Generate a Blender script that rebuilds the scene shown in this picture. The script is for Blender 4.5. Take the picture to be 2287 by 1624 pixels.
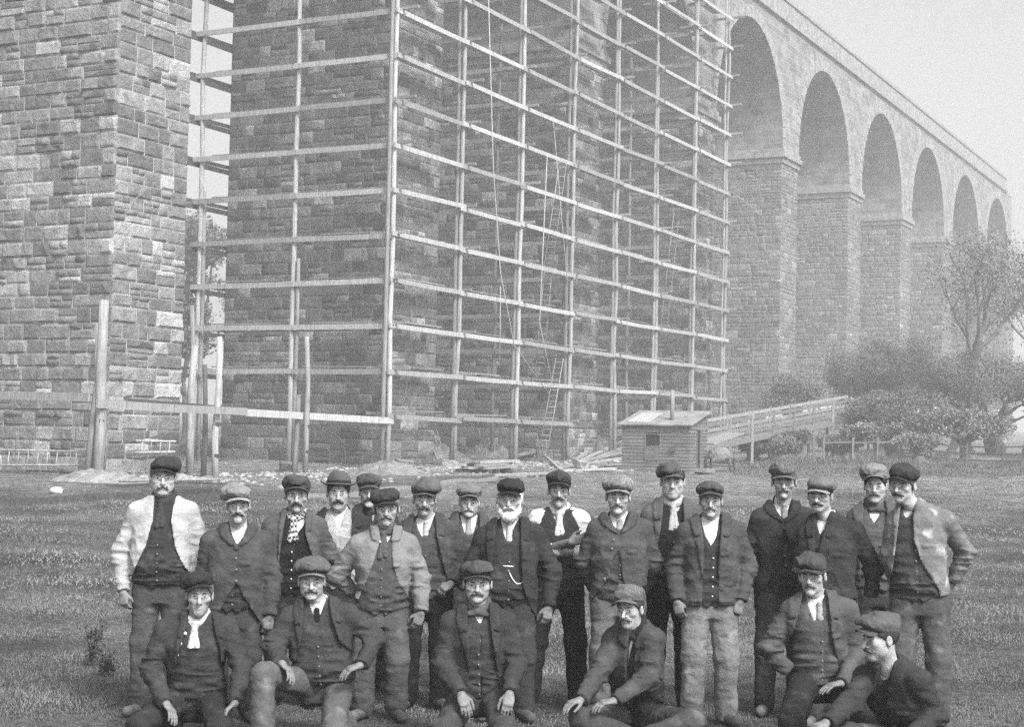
import bpy, math, random
import numpy as np
from mathutils import Vector, Matrix

for o in list(bpy.data.objects):
    bpy.data.objects.remove(o, do_unlink=True)
scene = bpy.context.scene
COL = scene.collection

# ------------------------------------------------------------------ camera
FPX, PW, PH = 3600.0, 2287.0, 1624.0          # focal length and frame in picture units
CAM_H = 2.05
PITCH, ROLL = math.radians(2.54), 0.021
F_ = np.array([0, math.cos(PITCH), math.sin(PITCH)])
R0 = np.array([1.0, 0, 0]); U0 = np.array([0, -math.sin(PITCH), math.cos(PITCH)])
R_ = math.cos(ROLL) * R0 + math.sin(ROLL) * U0
U_ = -math.sin(ROLL) * R0 + math.cos(ROLL) * U0
CAMP = np.array([0, 0, CAM_H])
cam_data = bpy.data.cameras.new('camera')
cam = bpy.data.objects.new('camera', cam_data); COL.objects.link(cam)
cam.matrix_world = Matrix(((R_[0], U_[0], -F_[0], 0), (R_[1], U_[1], -F_[1], 0), (R_[2], U_[2], -F_[2], CAM_H), (0, 0, 0, 1)))
cam_data.sensor_fit = 'HORIZONTAL'; cam_data.sensor_width = 36.0; cam_data.lens = FPX / PW * 36.0
cam_data.clip_start = 0.1; cam_data.clip_end = 5000
scene.camera = cam

# ------------------------------------------------------------------ sky, sun, exposure
SUN_EL, SUN_AZ = math.radians(46), math.radians(148)   # azimuth clockwise from +Y: behind the camera, to its right
world = bpy.data.worlds.new('World'); scene.world = world; world.use_nodes = True
wn = world.node_tree.nodes; wl = world.node_tree.links
sky = wn.new('ShaderNodeTexSky'); sky.sky_type = 'NISHITA'; sky.sun_disc = False
sky.sun_elevation = SUN_EL; sky.sun_rotation = SUN_AZ
sky.air_density = 1.0; sky.dust_density = 6.0; sky.ozone_density = 1.0
bw = wn.new('ShaderNodeRGBToBW')
wl.new(sky.outputs[0], bw.inputs[0])
wl.new(bw.outputs[0], wn['Background'].inputs['Color'])
wn['Background'].inputs['Strength'].default_value = 0.14
sd = bpy.data.lights.new('sun', 'SUN'); sd.energy = 2.0; sd.angle = math.radians(12); sd.color = (1, 1, 1)
sun = bpy.data.objects.new('sun', sd); COL.objects.link(sun)
sdir = Vector((math.sin(SUN_AZ) * math.cos(SUN_EL), math.cos(SUN_AZ) * math.cos(SUN_EL), math.sin(SUN_EL)))
sun.rotation_euler = sdir.to_track_quat('Z', 'Y').to_euler(); sun.location = (0, 0, 60)
scene.view_settings.view_transform = 'Standard'; scene.view_settings.look = 'None'
scene.view_settings.gamma = 1.0; scene.view_settings.exposure = 1.22
scene.view_settings.use_curve_mapping = False
scene.render.engine = 'CYCLES'
scene.cycles.use_denoising = False
scene.cycles.max_bounces = 6; scene.cycles.volume_bounces = 1
scene.cycles.use_adaptive_sampling = True

# ------------------------------------------------------------------ helpers
rng = np.random.default_rng(7)
random.seed(7)

def W(px, py, depth):
    """point of the place at a given distance Y from the camera, from its picture position"""
    v = F_ + (px - PW / 2) / FPX * R_ - (py - PH / 2) / FPX * U_
    return CAMP + v * (depth / v[1])

def proj(p):
    q = np.asarray(p, float) - CAMP
    z = q @ F_
    return PW / 2 + FPX * (q @ R_) / z, PH / 2 - FPX * (q @ U_) / z, z

AD = np.array([0.4587, 0.8886]); AS = np.array([0.8886, -0.4587])
def AB(a, b, z=0.0):
    """viaduct coordinates: a along the line, b across it"""
    xy = a * AD + b * AS
    return np.array([xy[0], xy[1], z])
ANG_D = math.atan2(AD[1], AD[0])               # heading of the viaduct axis

def ground_z(x, y):
    x = np.asarray(x, float); y = np.asarray(y, float)
    t = np.clip((y - 15) / 35, 0, 1); z = 0.5 * t * t * (3 - 2 * t)
    z = z + np.clip((y - 50) / 40, 0, 1) * 0.55 + np.clip(y - 90, 0, 400) * 0.012
    z = z + np.clip((x - 8) / 22, 0, 1) * np.clip((y - 35) / 30, 0, 1) * 0.35
    far = np.clip((y - 13) / 10, 0, 1)
    return z + far * (0.06 * np.sin(x * 0.55 + 1) * np.sin(y * 0.31) + 0.04 * np.sin(x * 1.3 + y * 0.7))

def mesh_np(name, V, Fq, smooth=True):
    """mesh from arrays; faces all quads or all triangles"""
    me = bpy.data.meshes.new(name)
    V = np.ascontiguousarray(V, np.float32); Fq = np.ascontiguousarray(Fq, np.int32)
    n, k = Fq.shape
    me.vertices.add(len(V)); me.vertices.foreach_set('co', V.ravel())
    me.loops.add(n * k); me.loops.foreach_set('vertex_index', Fq.ravel())
    me.polygons.add(n); me.polygons.foreach_set('loop_start', np.arange(0, n * k, k, dtype=np.int32))
    me.polygons.foreach_set('loop_total', np.full(n, k, np.int32))
    if smooth:
        me.polygons.foreach_set('use_smooth', np.ones(n, bool))
    me.update(calc_edges=True)
    return me

def link(name, me, mat=None, parent=None, loc=None):
    o = bpy.data.objects.new(name, me); COL.objects.link(o)
    if mat is not None and me is not None:
        if len(me.materials) == 0:
            me.materials.append(mat)
    if parent is not None:
        o.parent = parent
    if loc is not None:
        o.location = loc
    return o

def tag(o, label=None, cat=None, group=None, kind=None):
    if label: o['label'] = label
    if cat: o['category'] = cat
    if group: o['group'] = group
    if kind: o['kind'] = kind
    return o

def empty(name, loc, label=None, cat=None, group=None, kind=None, rz=0.0):
    o = bpy.data.objects.new(name, None); COL.objects.link(o)
    o.location = loc; o.rotation_euler = (0, 0, rz); o.empty_display_size = 0.2
    return tag(o, label, cat, group, kind)

class MB:
    """collects boxes, bars and tubes into one mesh"""
    def __init__(s): s.v = []; s.f = []
    def add(s, vs, fs):
        n = len(s.v); s.v += [tuple(map(float, v)) for v in vs]; s.f += [tuple(i + n for i in f) for f in fs]
    def obox(s, c, ax, ay, az):
        c, ax, ay, az = map(lambda q: np.asarray(q, float), (c, ax, ay, az))
        vs = [c + i * ax + j * ay + k * az for i in (-1, 1) for j in (-1, 1) for k in (-1, 1)]
        s.add(vs, [(0, 1, 3, 2), (4, 6, 7, 5), (0, 4, 5, 1), (2, 3, 7, 6), (0, 2, 6, 4), (1, 5, 7, 3)])
    def box(s, lo, hi):
        lo = np.asarray(lo, float); hi = np.asarray(hi, float); h = (hi - lo) / 2
        s.obox((lo + hi) / 2, (h[0], 0, 0), (0, h[1], 0), (0, 0, h[2]))
    def bar(s, p, q, w, h, up=(0, 0, 1)):
        p = np.asarray(p, float); q = np.asarray(q, float); d = q - p; L = np.linalg.norm(d); d = d / L
        up = np.asarray(up, float)
        x = np.cross(d, up)
        if np.linalg.norm(x) < 1e-4: x = np.cross(d, (1, 0, 0))
        x /= np.linalg.norm(x); z = np.cross(x, d)
        s.obox((p + q) / 2, d * L / 2, x * w / 2, z * h / 2)
    def tube(s, pts, rad, n=8, cap=True):
        pts = [np.asarray(p, float) for p in pts]
        rad = rad if hasattr(rad, '__len__') else [rad] * len(pts)
        rings = []
        for i, p in enumerate(pts):
            d = pts[min(i + 1, len(pts) - 1)] - pts[max(i - 1, 0)]; d = d / (np.linalg.norm(d) + 1e-9)
            ref = np.array([0, 0, 1.0]) if abs(d[2]) < 0.9 else np.array([1.0, 0, 0])
            x = np.cross(d, ref); x /= np.linalg.norm(x); y = np.cross(d, x)
            rings.append([p + rad[i] * (math.cos(t) * x + math.sin(t) * y) for t in np.arange(n) * 2 * math.pi / n])
        vs = [v for r in rings for v in r]; fs = []
        for i in range(len(pts) - 1):
            for j in range(n):
                a = i * n + j; b = i * n + (j + 1) % n
                fs.append((a, b, b + n, a + n))
        if cap:
            fs.append(tuple(range(n - 1, -1, -1))); fs.append(tuple((len(pts) - 1) * n + j for j in range(n)))
        s.add(vs, fs)
    def mesh(s, name, smooth=False):
        me = bpy.data.meshes.new(name); me.from_pydata(s.v, [], s.f)
        if smooth:
            me.polygons.foreach_set('use_smooth', np.ones(len(me.polygons), bool))
        me.update(); return me
    def build(s, name, mat, parent=None, smooth=False, loc=None):
        return link(name, s.mesh(name, smooth), mat, parent, loc)

# ------------------------------------------------------------------ materials (all greys: the photograph is black and white)
def g(v): return (v, v, v, 1)

def new_mat(name, rough=0.9, spec=0.2):
    m = bpy.data.materials.new(name); m.use_nodes = True
    b = m.node_tree.nodes['Principled BSDF']
    b.inputs['Roughness'].default_value = rough
    b.inputs['Specular IOR Level'].default_value = spec
    return m, m.node_tree.nodes, m.node_tree.links, b

def noise_node(N, L, scale, detail=4, coord='Object', vec=None, stretch=None):
    tc = N.new('ShaderNodeTexCoord'); n = N.new('ShaderNodeTexNoise')
    n.inputs['Scale'].default_value = scale; n.inputs['Detail'].default_value = detail
    src = vec if vec is not None else tc.outputs[coord]
    if stretch:
        mp = N.new('ShaderNodeMapping'); mp.inputs['Scale'].default_value = stretch
        L.new(src, mp.inputs[0]); src = mp.outputs[0]
    L.new(src, n.inputs['Vector'])
    return n

def ramp(N, L, fac, stops):
    r = N.new('ShaderNodeValToRGB'); e = r.color_ramp.elements
    e[0].position, e[0].color = stops[0][0], g(stops[0][1])
    e[1].position, e[1].color = stops[-1][0], g(stops[-1][1])
    for p, v in stops[1:-1]:
        k = e.new(p); k.color = g(v)
    L.new(fac, r.inputs[0]); return r

def math_node(N, L, op, a, b):
    m = N.new('ShaderNodeMath'); m.operation = op
    for i, q in enumerate((a, b)):
        if hasattr(q, 'links') or hasattr(q, 'is_linked'): L.new(q, m.inputs[i])
        else: m.inputs[i].default_value = q
    return m.outputs[0]

def bump(N, L, h, strength, dist, b):
    bp = N.new('ShaderNodeBump'); bp.inputs['Strength'].default_value = strength; bp.inputs['Distance'].default_value = dist
    L.new(h, bp.inputs['Height']); L.new(bp.outputs[0], b.inputs['Normal']); return bp

_cache = {}
def mat_noise(name, lo, hi, scale=8, detail=6, rough=0.9, bstr=0.4, bdist=0.02, bscale=None, stretch=None, spec=0.2, mid=None):
    if name in _cache: return _cache[name]
    m, N, L, b = new_mat(name, rough, spec)
    n = noise_node(N, L, scale, detail, stretch=stretch)
    st = [(0.3, lo), (0.7, hi)] if mid is None else [(0.3, lo), (0.5, mid), (0.7, hi)]
    r = ramp(N, L, n.outputs[0], st); L.new(r.outputs[0], b.inputs['Base Color'])
    n2 = noise_node(N, L, bscale or scale * 3, 5, stretch=stretch)
    bump(N, L, n2.outputs[0], bstr, bdist, b)
    _cache[name] = m; return m

def unit(v): v = np.asarray(v, float); return v / (np.linalg.norm(v) + 1e-9)

def ball(c, r, n=6, m=8):
    V = []; Q = []
    for i in range(n + 1):
        t = math.pi * i / n
        for j in range(m):
            p = 2 * math.pi * j / m
            V.append((c[0] + r * math.sin(t) * math.cos(p), c[1] + r * math.sin(t) * math.sin(p), c[2] + r * math.cos(t)))
    for i in range(n):
        for j in range(m):
            Q.append((i * m + j, (i + 1) * m + j, (i + 1) * m + (j + 1) % m, i * m + (j + 1) % m))
    return np.array(V), np.array(Q)

# ------------------------------------------------------------------ ground
def ground_mat():
    m, N, L, b = new_mat('grass_ground', 0.95, 0.1)
    a = noise_node(N, L, 0.35, 6); c = noise_node(N, L, 9.0, 6); e = noise_node(N, L, 60.0, 4)
    s1 = math_node(N, L, 'MULTIPLY_ADD', a.outputs[0], 0.45); s1.node.inputs[2].default_value = 0.0
    s2 = math_node(N, L, 'MULTIPLY_ADD', c.outputs[0], 0.3); L.new(s1, s2.node.inputs[2])
    s3 = math_node(N, L, 'MULTIPLY_ADD', e.outputs[0], 0.25); L.new(s2, s3.node.inputs[2])
    r = ramp(N, L, s3, [(0.40, 0.025), (0.5, 0.075), (0.60, 0.17)])
    geo = N.new('ShaderNodeNewGeometry'); sp = N.new('ShaderNodeSeparateXYZ'); L.new(geo.outputs['Position'], sp.inputs[0])
    pn = noise_node(N, L, 0.16, 7, vec=geo.outputs['Position']); near = N.new('ShaderNodeMapRange')
    near.inputs[1].default_value = 26; near.inputs[2].default_value = 48; near.inputs[3].default_value = -0.3; near.inputs[4].default_value = 0.16; L.new(sp.outputs[1], near.inputs[0])
    msk = ramp(N, L, math_node(N, L, 'ADD', pn.outputs[0], near.outputs[0]), [(0.50, 0), (0.62, 1)])
    en = noise_node(N, L, 2.2, 8, vec=geo.outputs['Position']); en.inputs['Roughness'].default_value = 0.7
    er = ramp(N, L, en.outputs[0], [(0.3, 0.06), (0.5, 0.16), (0.7, 0.36)])
    mx = N.new('ShaderNodeMix'); mx.data_type = 'RGBA'; L.new(msk.outputs[0], mx.inputs[0]); L.new(r.outputs[0], mx.inputs[6]); L.new(er.outputs[0], mx.inputs[7])
    L.new(mx.outputs[2], b.inputs['Base Color'])
    h = math_node(N, L, 'ADD', c.outputs[0], e.outputs[0]); bump(N, L, h, 0.9, 0.05, b)
    return m
GM = ground_mat()
ys = np.concatenate([np.arange(-30, 5, 5.0), np.arange(5, 90, 0.7), np.arange(90, 200, 5), np.arange(200, 1600, 100)])
xs = np.concatenate([np.arange(-900, -60, 60), np.arange(-60, 60, 0.8), np.arange(60, 901, 60)])
GX, GY = np.meshgrid(xs, ys, indexing='ij')
GZ = ground_z(GX, GY)
nx, ny = GX.shape
ii = np.arange(nx * ny).reshape(nx, ny)
Q = np.stack([ii[:-1, :-1], ii[1:, :-1], ii[1:, 1:], ii[:-1, 1:]], -1).reshape(-1, 4)
tag(link('ground', mesh_np('ground', np.stack([GX, GY, GZ], -1).reshape(-1, 3), Q), GM), kind='structure')

# ------------------------------------------------------------------ materials of the place
def stone_mat(name, per_object, lo, hi, pale):
    m, N, L, b = new_mat(name, 0.92, 0.15)
    if per_object:
        oi = N.new('ShaderNodeObjectInfo'); rnd = oi.outputs['Random']
    else:
        gi = N.new('ShaderNodeNewGeometry'); rnd = gi.outputs['Random Per Island']
    tone = ramp(N, L, rnd, [(0.0, lo), (0.25, lo * 1.35), (0.7, (lo + hi) / 2), (0.93, hi), (1.0, pale)])
    geo = N.new('ShaderNodeNewGeometry')
    n = noise_node(N, L, 3.2, 7, vec=geo.outputs['Position'])
    n2 = noise_node(N, L, 0.22, 4, vec=geo.outputs['Position'])
    n.inputs['Roughness'].default_value = 0.65
    k = math_node(N, L, 'MULTIPLY_ADD', n.outputs[0], 1.5); k.node.inputs[2].default_value = -0.2
    k2 = math_node(N, L, 'MULTIPLY_ADD', n2.outputs[0], 0.9); L.new(k, k2.node.inputs[2])
    mx = N.new('ShaderNodeMix'); mx.data_type = 'RGBA'; mx.blend_type = 'MULTIPLY'; mx.inputs[0].default_value = 1.0
    L.new(tone.outputs[0], mx.inputs[6]); L.new(k2, mx.inputs[7]); L.new(mx.outputs[2], b.inputs['Base Color'])
    n3 = noise_node(N, L, 3.4, 8, vec=geo.outputs['Position']); n3.inputs['Roughness'].default_value = 0.68; bump(N, L, n3.outputs[0], 1.0, 0.16, b)
    return m
ST3 = (stone_mat('haze_toned_stone', True, 0.12, 0.20, 0.28), stone_mat('haze_toned_stone_joined', False, 0.12, 0.20, 0.28))  # far piers: part of the haze fade is put into these close tones
ST1 = (stone_mat('weathered_stone', True, 0.115, 0.30, 0.40), stone_mat('weathered_stone_joined', False, 0.115, 0.30, 0.40))
ST2 = (stone_mat('dark_stone', True, 0.09, 0.25, 0.36), stone_mat('dark_stone_joined', False, 0.09, 0.25, 0.36))
MORTAR = mat_noise('mortar', 0.32, 0.52, 4, 6, 0.95, 0.5, 0.02)
MORTAR_D = mat_noise('mortar_dark', 0.22, 0.36, 4, 6, 0.95, 0.5, 0.02)
DRESSED = mat_noise('dressed_stone', 0.16, 0.30, 2.5, 7, 0.9, 0.5, 0.03)
WOOD = mat_noise('raw_timber', 0.24, 0.46, 3.0, 6, 0.85, 0.4, 0.01, 18, stretch=(6, 6, 0.6))
WOOD_M = mat_noise('weathered_timber', 0.16, 0.30, 3.0, 6, 0.9, 0.4, 0.01, 18, stretch=(6, 6, 0.6))
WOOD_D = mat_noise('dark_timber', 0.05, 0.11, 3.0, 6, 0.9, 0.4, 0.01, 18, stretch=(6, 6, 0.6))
def per_piece(m, lo, hi):
    N, L = m.node_tree.nodes, m.node_tree.links; b_ = N['Principled BSDF']; src = b_.inputs['Base Color'].links[0].from_socket
    oi = N.new('ShaderNodeObjectInfo'); k = math_node(N, L, 'MULTIPLY_ADD', oi.outputs['Random'], hi - lo); k.node.inputs[2].default_value = lo
    mx = N.new('ShaderNodeMix'); mx.data_type = 'RGBA'; mx.blend_type = 'MULTIPLY'; mx.inputs[0].default_value = 1.0
    L.new(src, mx.inputs[6]); L.new(k, mx.inputs[7]); L.new(mx.outputs[2], b_.inputs['Base Color'])
for m_ in (WOOD, WOOD_M, WOOD_D): per_piece(m_, 0.6, 1.15)
ROPE_D = mat_noise('tarred_rope', 0.03, 0.06, 30, 4, 0.9, 0.5, 0.01)
ROPE_L = mat_noise('hemp_rope', 0.3, 0.42, 30, 4, 0.9, 0.5, 0.01)
IRON = mat_noise('iron', 0.03, 0.07, 12, 4, 0.6, 0.3, 0.01)
LIME = mat_noise('lime', 0.4, 0.6, 3, 6, 0.95, 0.7, 0.05)
SPOIL = mat_noise('spoil', 0.10, 0.24, 3, 7, 0.95, 1.0, 0.10, 9)

# ------------------------------------------------------------------ viaduct
PITCH_A, A2, BN, BF, THK = 16.85, 55.8, -34.3, -42.8, 3.6
ZIMP, RAD = 22.2, (PITCH_A - THK) / 2
viaduct = empty('stone_viaduct', AB(A2, BN, 0.6), 'tall rock-faced stone railway viaduct with round arches receding into haze', 'viaduct')
vo = np.array(viaduct.location)
rg = np.random.default_rng(11)

def unit_stone(k):
    """rock-faced block: x width, z height in -0.5..0.5, face bulging to -y"""
    r = np.random.default_rng(100 + k)
    nx_, nz_ = 5, 4
    gx = np.array([-0.5, -0.42, 0.0, 0.42, 0.5]) + np.array([0, 0.02, 0.16, 0.02, 0]) * r.uniform(-1, 1, 5)
    gz = np.array([-0.5, -0.38, 0.34, 0.5]) + np.array([0, 0.05, 0.05, 0]) * r.uniform(-1, 1, 4)
    V = []
    for i in range(nx_):
        for j in range(nz_):
            edge = i in (0, nx_ - 1) or j in (0, nz_ - 1)
            y = 0.0 if edge else -(0.25 + 0.75 * r.random())
            V.append((gx[i] * (0.985 + 0.0 * edge), y, gz[j]))
    F = []
    for i in range(nx_ - 1):
        for j in range(nz_ - 1):
            a = i * nz_ + j; F.append((a, a + nz_, a + nz_ + 1, a + 1))
    ring = [i * nz_ for i in range(nx_)] + [(nx_ - 1) * nz_ + j for j in range(1, nz_)] + [i * nz_ + nz_ - 1 for i in range(nx_ - 2, -1, -1)] + [j for j in range(nz_ - 2, 0, -1)]
    n0 = len(V)
    for q in ring: V.append((V[q][0], 1.0, V[q][2]))
    n = len(ring)
    for t in range(n):
        F.append((ring[t], ring[(t + 1) % n], n0 + (t + 1) % n, n0 + t)[::-1])
    return np.array(V), [tuple(f) for f in F]
USTONE = [unit_stone(k) for k in range(28)]
UQ = np.array(USTONE[0][1])
UMESH = {}
def umesh(k, mat):
    if (k, mat.name) not in UMESH:
        me = bpy.data.meshes.new('stone'); me.from_pydata([tuple(v) for v in USTONE[k][0]], [], USTONE[k][1]); me.update(); me.materials.append(mat)
        UMESH[(k, mat.name)] = me
    return UMESH[(k, mat.name)]

def stones_for(width, z0, z1, r, cmin=0.40, cmax=0.54):
    """snecked courses: list of (x0, x1, z0, z1)"""
    out = []; z = z0
    while z < z1 - 0.15:
        h = min(r.uniform(cmin, cmax), z1 - z)
        x = 0.0
        while x < width - 1e-6:
            w = r.choice([0.5, 0.65, 0.8, 0.95, 1.15, 1.4], p=[.12, .2, .26, .2, .14, .08]) * r.uniform(0.8, 1.1)
            if width - (x + w) < 0.42: w = width - x
            if r.random() < 0.24 and w > 0.5 and h > 0.4:
                f = r.uniform(0.38, 0.62); out.append((x, x + w, z, z + h * f))
                if r.random() < 0.5: out.append((x, x + w, z + h * f, z + h))
                else:
                    m = x + w * r.uniform(0.4, 0.6); out.append((x, m, z + h * f, z + h)); out.append((m, x + w, z + h * f, z + h))
            else:
                out.append((x, x + w, z, z + h))
            x += w
        z += h
    return out

def to_via(p): return np.asarray(p) - vo
ROTF = math.atan2(AS[1], AS[0])        # x of a front stone runs along S (towards the near side), face looks to -D
ROTS = ANG_D                            # x of a side stone runs along D, face looks to +S (-y after turning)
def pier(k, nobj):
    a0 = A2 + PITCH_A * (k - 2); a1 = a0 + THK
    zb = float(ground_z(*AB(a0, BN)[:2])) - 0.4
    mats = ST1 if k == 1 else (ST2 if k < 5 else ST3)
    e = 0.03
    mb = MB()
    c0, c1, c2, c3 = AB(a0 + e, BN - e), AB(a1 - e, BN - e), AB(a1 - e, BF + e), AB(a0 + e, BF + e)
    vs = [to_via(c + np.array([0, 0, z])) for z in (zb, ZIMP - 1.0) for c in (c0, c1, c2, c3)]
    mb.add(vs, [(0, 1, 5, 4), (1, 2, 6, 5), (2, 3, 7, 6), (3, 0, 4, 7), (4, 5, 6, 7)])
    po = mb.build('pier', MORTAR if k == 1 else MORTAR_D, viaduct)
    J = 0.022
    items = []
    for (x0, x1, z0, z1) in stones_for(BN - BF, zb, ZIMP - 1.0, rg):
        b_ = BF + (x0 + x1) / 2
        items.append((AB(a0 + 0.02, b_, (z0 + z1) / 2), x1 - x0 - J, z1 - z0 - J, ROTF))
    for (x0, x1, z0, z1) in stones_for(THK - 0.05, zb, ZIMP - 1.0, rg):
        items.append((AB(a0 + 0.05 + (x0 + x1) / 2, BN - 0.02, (z0 + z1) / 2), x1 - x0 - J, z1 - z0 - J, ROTS))
    vis = []
    for t, it in enumerate(items):
        x, y, z = proj(it[0])
        inside = -10 < x < PW + 10 and -10 < y < 1090
        vis.append((-(it[1] * it[2]) / z ** 2 if inside else 0, t))
    vis.sort(); chosen = {t for v, t in vis[:nobj] if v < 0}
    JV, JF = [], []; n = 0
    for t, (c, w, h, rz) in enumerate(items):
        kk = int(rg.integers(0, 28)); dep = rg.uniform(0.04, 0.13) if k == 1 else (rg.uniform(0.03, 0.09) if k < 4 else 0.05); fl = 0.5 if rg.random() < 0.35 else 1.0
        p = to_via(c)
        cs, sn = math.cos(rz), math.sin(rz)
        if t in chosen:
            o = bpy.data.objects.new('stone', umesh(kk, mats[0])); COL.objects.link(o); o.parent = po
            o.location = p; o.rotation_euler = (0, 0, rz); o.scale = (w, dep * fl, h)
        else:
            V = USTONE[kk][0] * np.array([w, dep * fl, h])
            V = np.stack([V[:, 0] * cs - V[:, 1] * sn, V[:, 0] * sn + V[:, 1] * cs, V[:, 2]], 1) + p
            JV.append(V); JF.append(UQ + n); n += len(V)
    if JV:
        tag(link('stones', mesh_np('stones', np.concatenate(JV), np.concatenate(JF), False), mats[1], po), kind='stuff')
    # impost: three stepped courses
    for i, (o_, z0, z1) in enumerate(((0.10, ZIMP - 1.0, ZIMP - 0.62), (0.26, ZIMP - 0.62, ZIMP - 0.30), (0.14, ZIMP - 0.30, ZIMP))):
        mb = MB(); c = [AB(a0 - o_, BN + o_), AB(a1 + o_, BN + o_), AB(a1 + o_, BF - o_), AB(a0 - o_, BF - o_)]
        vs = [to_via(q + np.array([0, 0, z])) for z in (z0, z1) for q in c]
        mb.add(vs, [(0, 1, 5, 4), (1, 2, 6, 5), (2, 3, 7, 6), (3, 0, 4, 7), (4, 5, 6, 7), (3, 2, 1, 0)])
        mb.build('impost_course', DRESSED, po)

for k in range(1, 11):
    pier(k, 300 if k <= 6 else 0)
def course_mat():
    m, N, L, b_ = new_mat('spandrel_masonry', 0.92, 0.15)
    geo = N.new('ShaderNodeNewGeometry'); mp = N.new('ShaderNodeMapping'); mp.inputs['Rotation'].default_value = (0, 0, -ANG_D)
    L.new(geo.outputs['Position'], mp.inputs[0]); sp = N.new('ShaderNodeSeparateXYZ'); L.new(mp.outputs[0], sp.inputs[0])
    cb = N.new('ShaderNodeCombineXYZ'); ad = math_node(N, L, 'ADD', sp.outputs[0], sp.outputs[1]); L.new(ad, cb.inputs[0]); L.new(sp.outputs[2], cb.inputs[1])
    br = N.new('ShaderNodeTexBrick'); br.inputs['Scale'].default_value = 1.0; br.inputs['Brick Width'].default_value = 0.95; br.inputs['Row Height'].default_value = 0.48
    br.inputs['Mortar Size'].default_value = 0.022; br.inputs['Color1'].default_value = g(0.15); br.inputs['Color2'].default_value = g(0.23); br.inputs['Mortar'].default_value = g(0.28)  # pale, close tones: some haze on the arches is painted into the colour
    L.new(cb.outputs[0], br.inputs['Vector'])
    n = noise_node(N, L, 0.9, 6, vec=geo.outputs['Position'])
    k = math_node(N, L, 'MULTIPLY_ADD', n.outputs[0], 1.2); k.node.inputs[2].default_value = 0.35
    mx = N.new('ShaderNodeMix'); mx.data_type = 'RGBA'; mx.blend_type = 'MULTIPLY'; mx.inputs[0].default_value = 1.0
    L.new(br.outputs[0], mx.inputs[6]); L.new(k, mx.inputs[7]); L.new(mx.outputs[2], b_.inputs['Base Color'])
    bump(N, L, br.outputs[1], -0.5, 0.03, b_); return m
SPANDREL = course_mat()
ZTOP = 31.0
for k in range(1, 10):
    a1 = A2 + PITCH_A * (k - 2) + THK; ac = a1 + RAD
    n = 28; mb = MB()
    th = np.linspace(math.pi, 0, n + 1)
    ia = [(ac + RAD * math.cos(t), ZIMP + RAD * 1.12 * math.sin(t)) for t in th]
    vs = []
    for a, z in ia:
        for b_ in (BN, BF): vs.append(to_via(AB(a, b_, z)))
        for b_ in (BN, BF): vs.append(to_via(AB(a, b_, ZTOP)))
    fs = []
    for i in range(n):
        p, q = 4 * i, 4 * (i + 1)
        fs += [(p, q, q + 2, p + 2), (q + 1, p + 1, p + 3, q + 3), (p + 1, q + 1, q, p)]
    mb.add(vs, fs)
    # masonry above the pier heads either side
    for aa, bb in ((a1 - THK / 2, a1), (a1 + 2 * RAD, a1 + 2 * RAD + THK / 2)):
        c = [AB(aa, BN), AB(bb, BN), AB(bb, BF), AB(aa, BF)]
        mb.add([to_via(q + np.array([0, 0, z])) for z in (ZIMP, ZTOP) for q in c], [(0, 1, 5, 4), (2, 3, 7, 6)])
    ar = mb.build('arch', SPANDREL, viaduct)
    mb = MB(); m = 33
    for i in range(m):
        t0, t1 = math.pi * (1 - i / m) - 0.004, math.pi * (1 - (i + 1) / m) + 0.004
        r0, r1 = RAD - 0.0, RAD + 0.75
        pr = 0.05 if i % 2 else 0.065
        c = [(ac + r * math.cos(t), ZIMP + r * 1.12 * math.sin(t)) for r, t in ((r0, t0), (r0, t1), (r1, t1), (r1, t0))]
        vs = [to_via(AB(a, b_, z)) for b_ in (BN - 0.2, BN + pr) for a, z in c]
        mb.add(vs, [(4, 5, 6, 7), (0, 1, 5, 4), (1, 2, 6, 5), (2, 3, 7, 6), (3, 0, 4, 7)])
    tag(mb.build('voussoirs', DRESSED, ar), kind='stuff')
aE, aB = A2 - PITCH_A + THK / 2, A2 + PITCH_A * 7.9
for nm, z0, z1, o_ in (('string_course', ZTOP, ZTOP + 0.4, 0.22), ('parapet', ZTOP + 0.4, ZTOP + 1.5, 0.04), ('coping', ZTOP + 1.5, ZTOP + 1.75, 0.14)):
    mb = MB(); c = [AB(aE, BN + o_), AB(aB, BN + o_), AB(aB, BF - o_), AB(aE, BF - o_)]
    mb.add([to_via(q + np.array([0, 0, z])) for z in (z0, z1) for q in c], [(0, 1, 5, 4), (1, 2, 6, 5), (2, 3, 7, 6), (3, 0, 4, 7), (4, 5, 6, 7), (3, 2, 1, 0)])
    mb.build(nm, DRESSED, viaduct)

# ------------------------------------------------------------------ scaffold
SB, SA0, SBAY = -33.1, 53.7, 5.48
Z0L, LIFT = 2.66, 1.78
scaf = empty('timber_scaffold', AB(SA0, SB, 0.6), 'tall lashed timber pole scaffold wrapped round the viaduct piers', 'scaffold')
so = np.array(scaf.location); ts = lambda p: np.asarray(p) - so
r3 = np.random.default_rng(5)
def pole(a, b, top, r=0.105, mat=None):
    p = AB(a, b); zg = float(ground_z(p[0], p[1])) - 0.3
    n = max(3, int((top - zg) / 3))
    pts = []
    lx, ly = r3.normal(0, 0.06, 2)
    for i in range(n + 1):
        t = i / n; pts.append(ts([p[0] + lx * t + r3.normal(0, 0.03), p[1] + ly * t + r3.normal(0, 0.03), zg + (top - zg) * t]))
    rr = [r * (1.08 - 0.25 * i / n) for i in range(n + 1)]
    mb = MB(); mb.tube(pts, rr, 9); return mb.build('pole', mat or WOOD, scaf, True)
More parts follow.
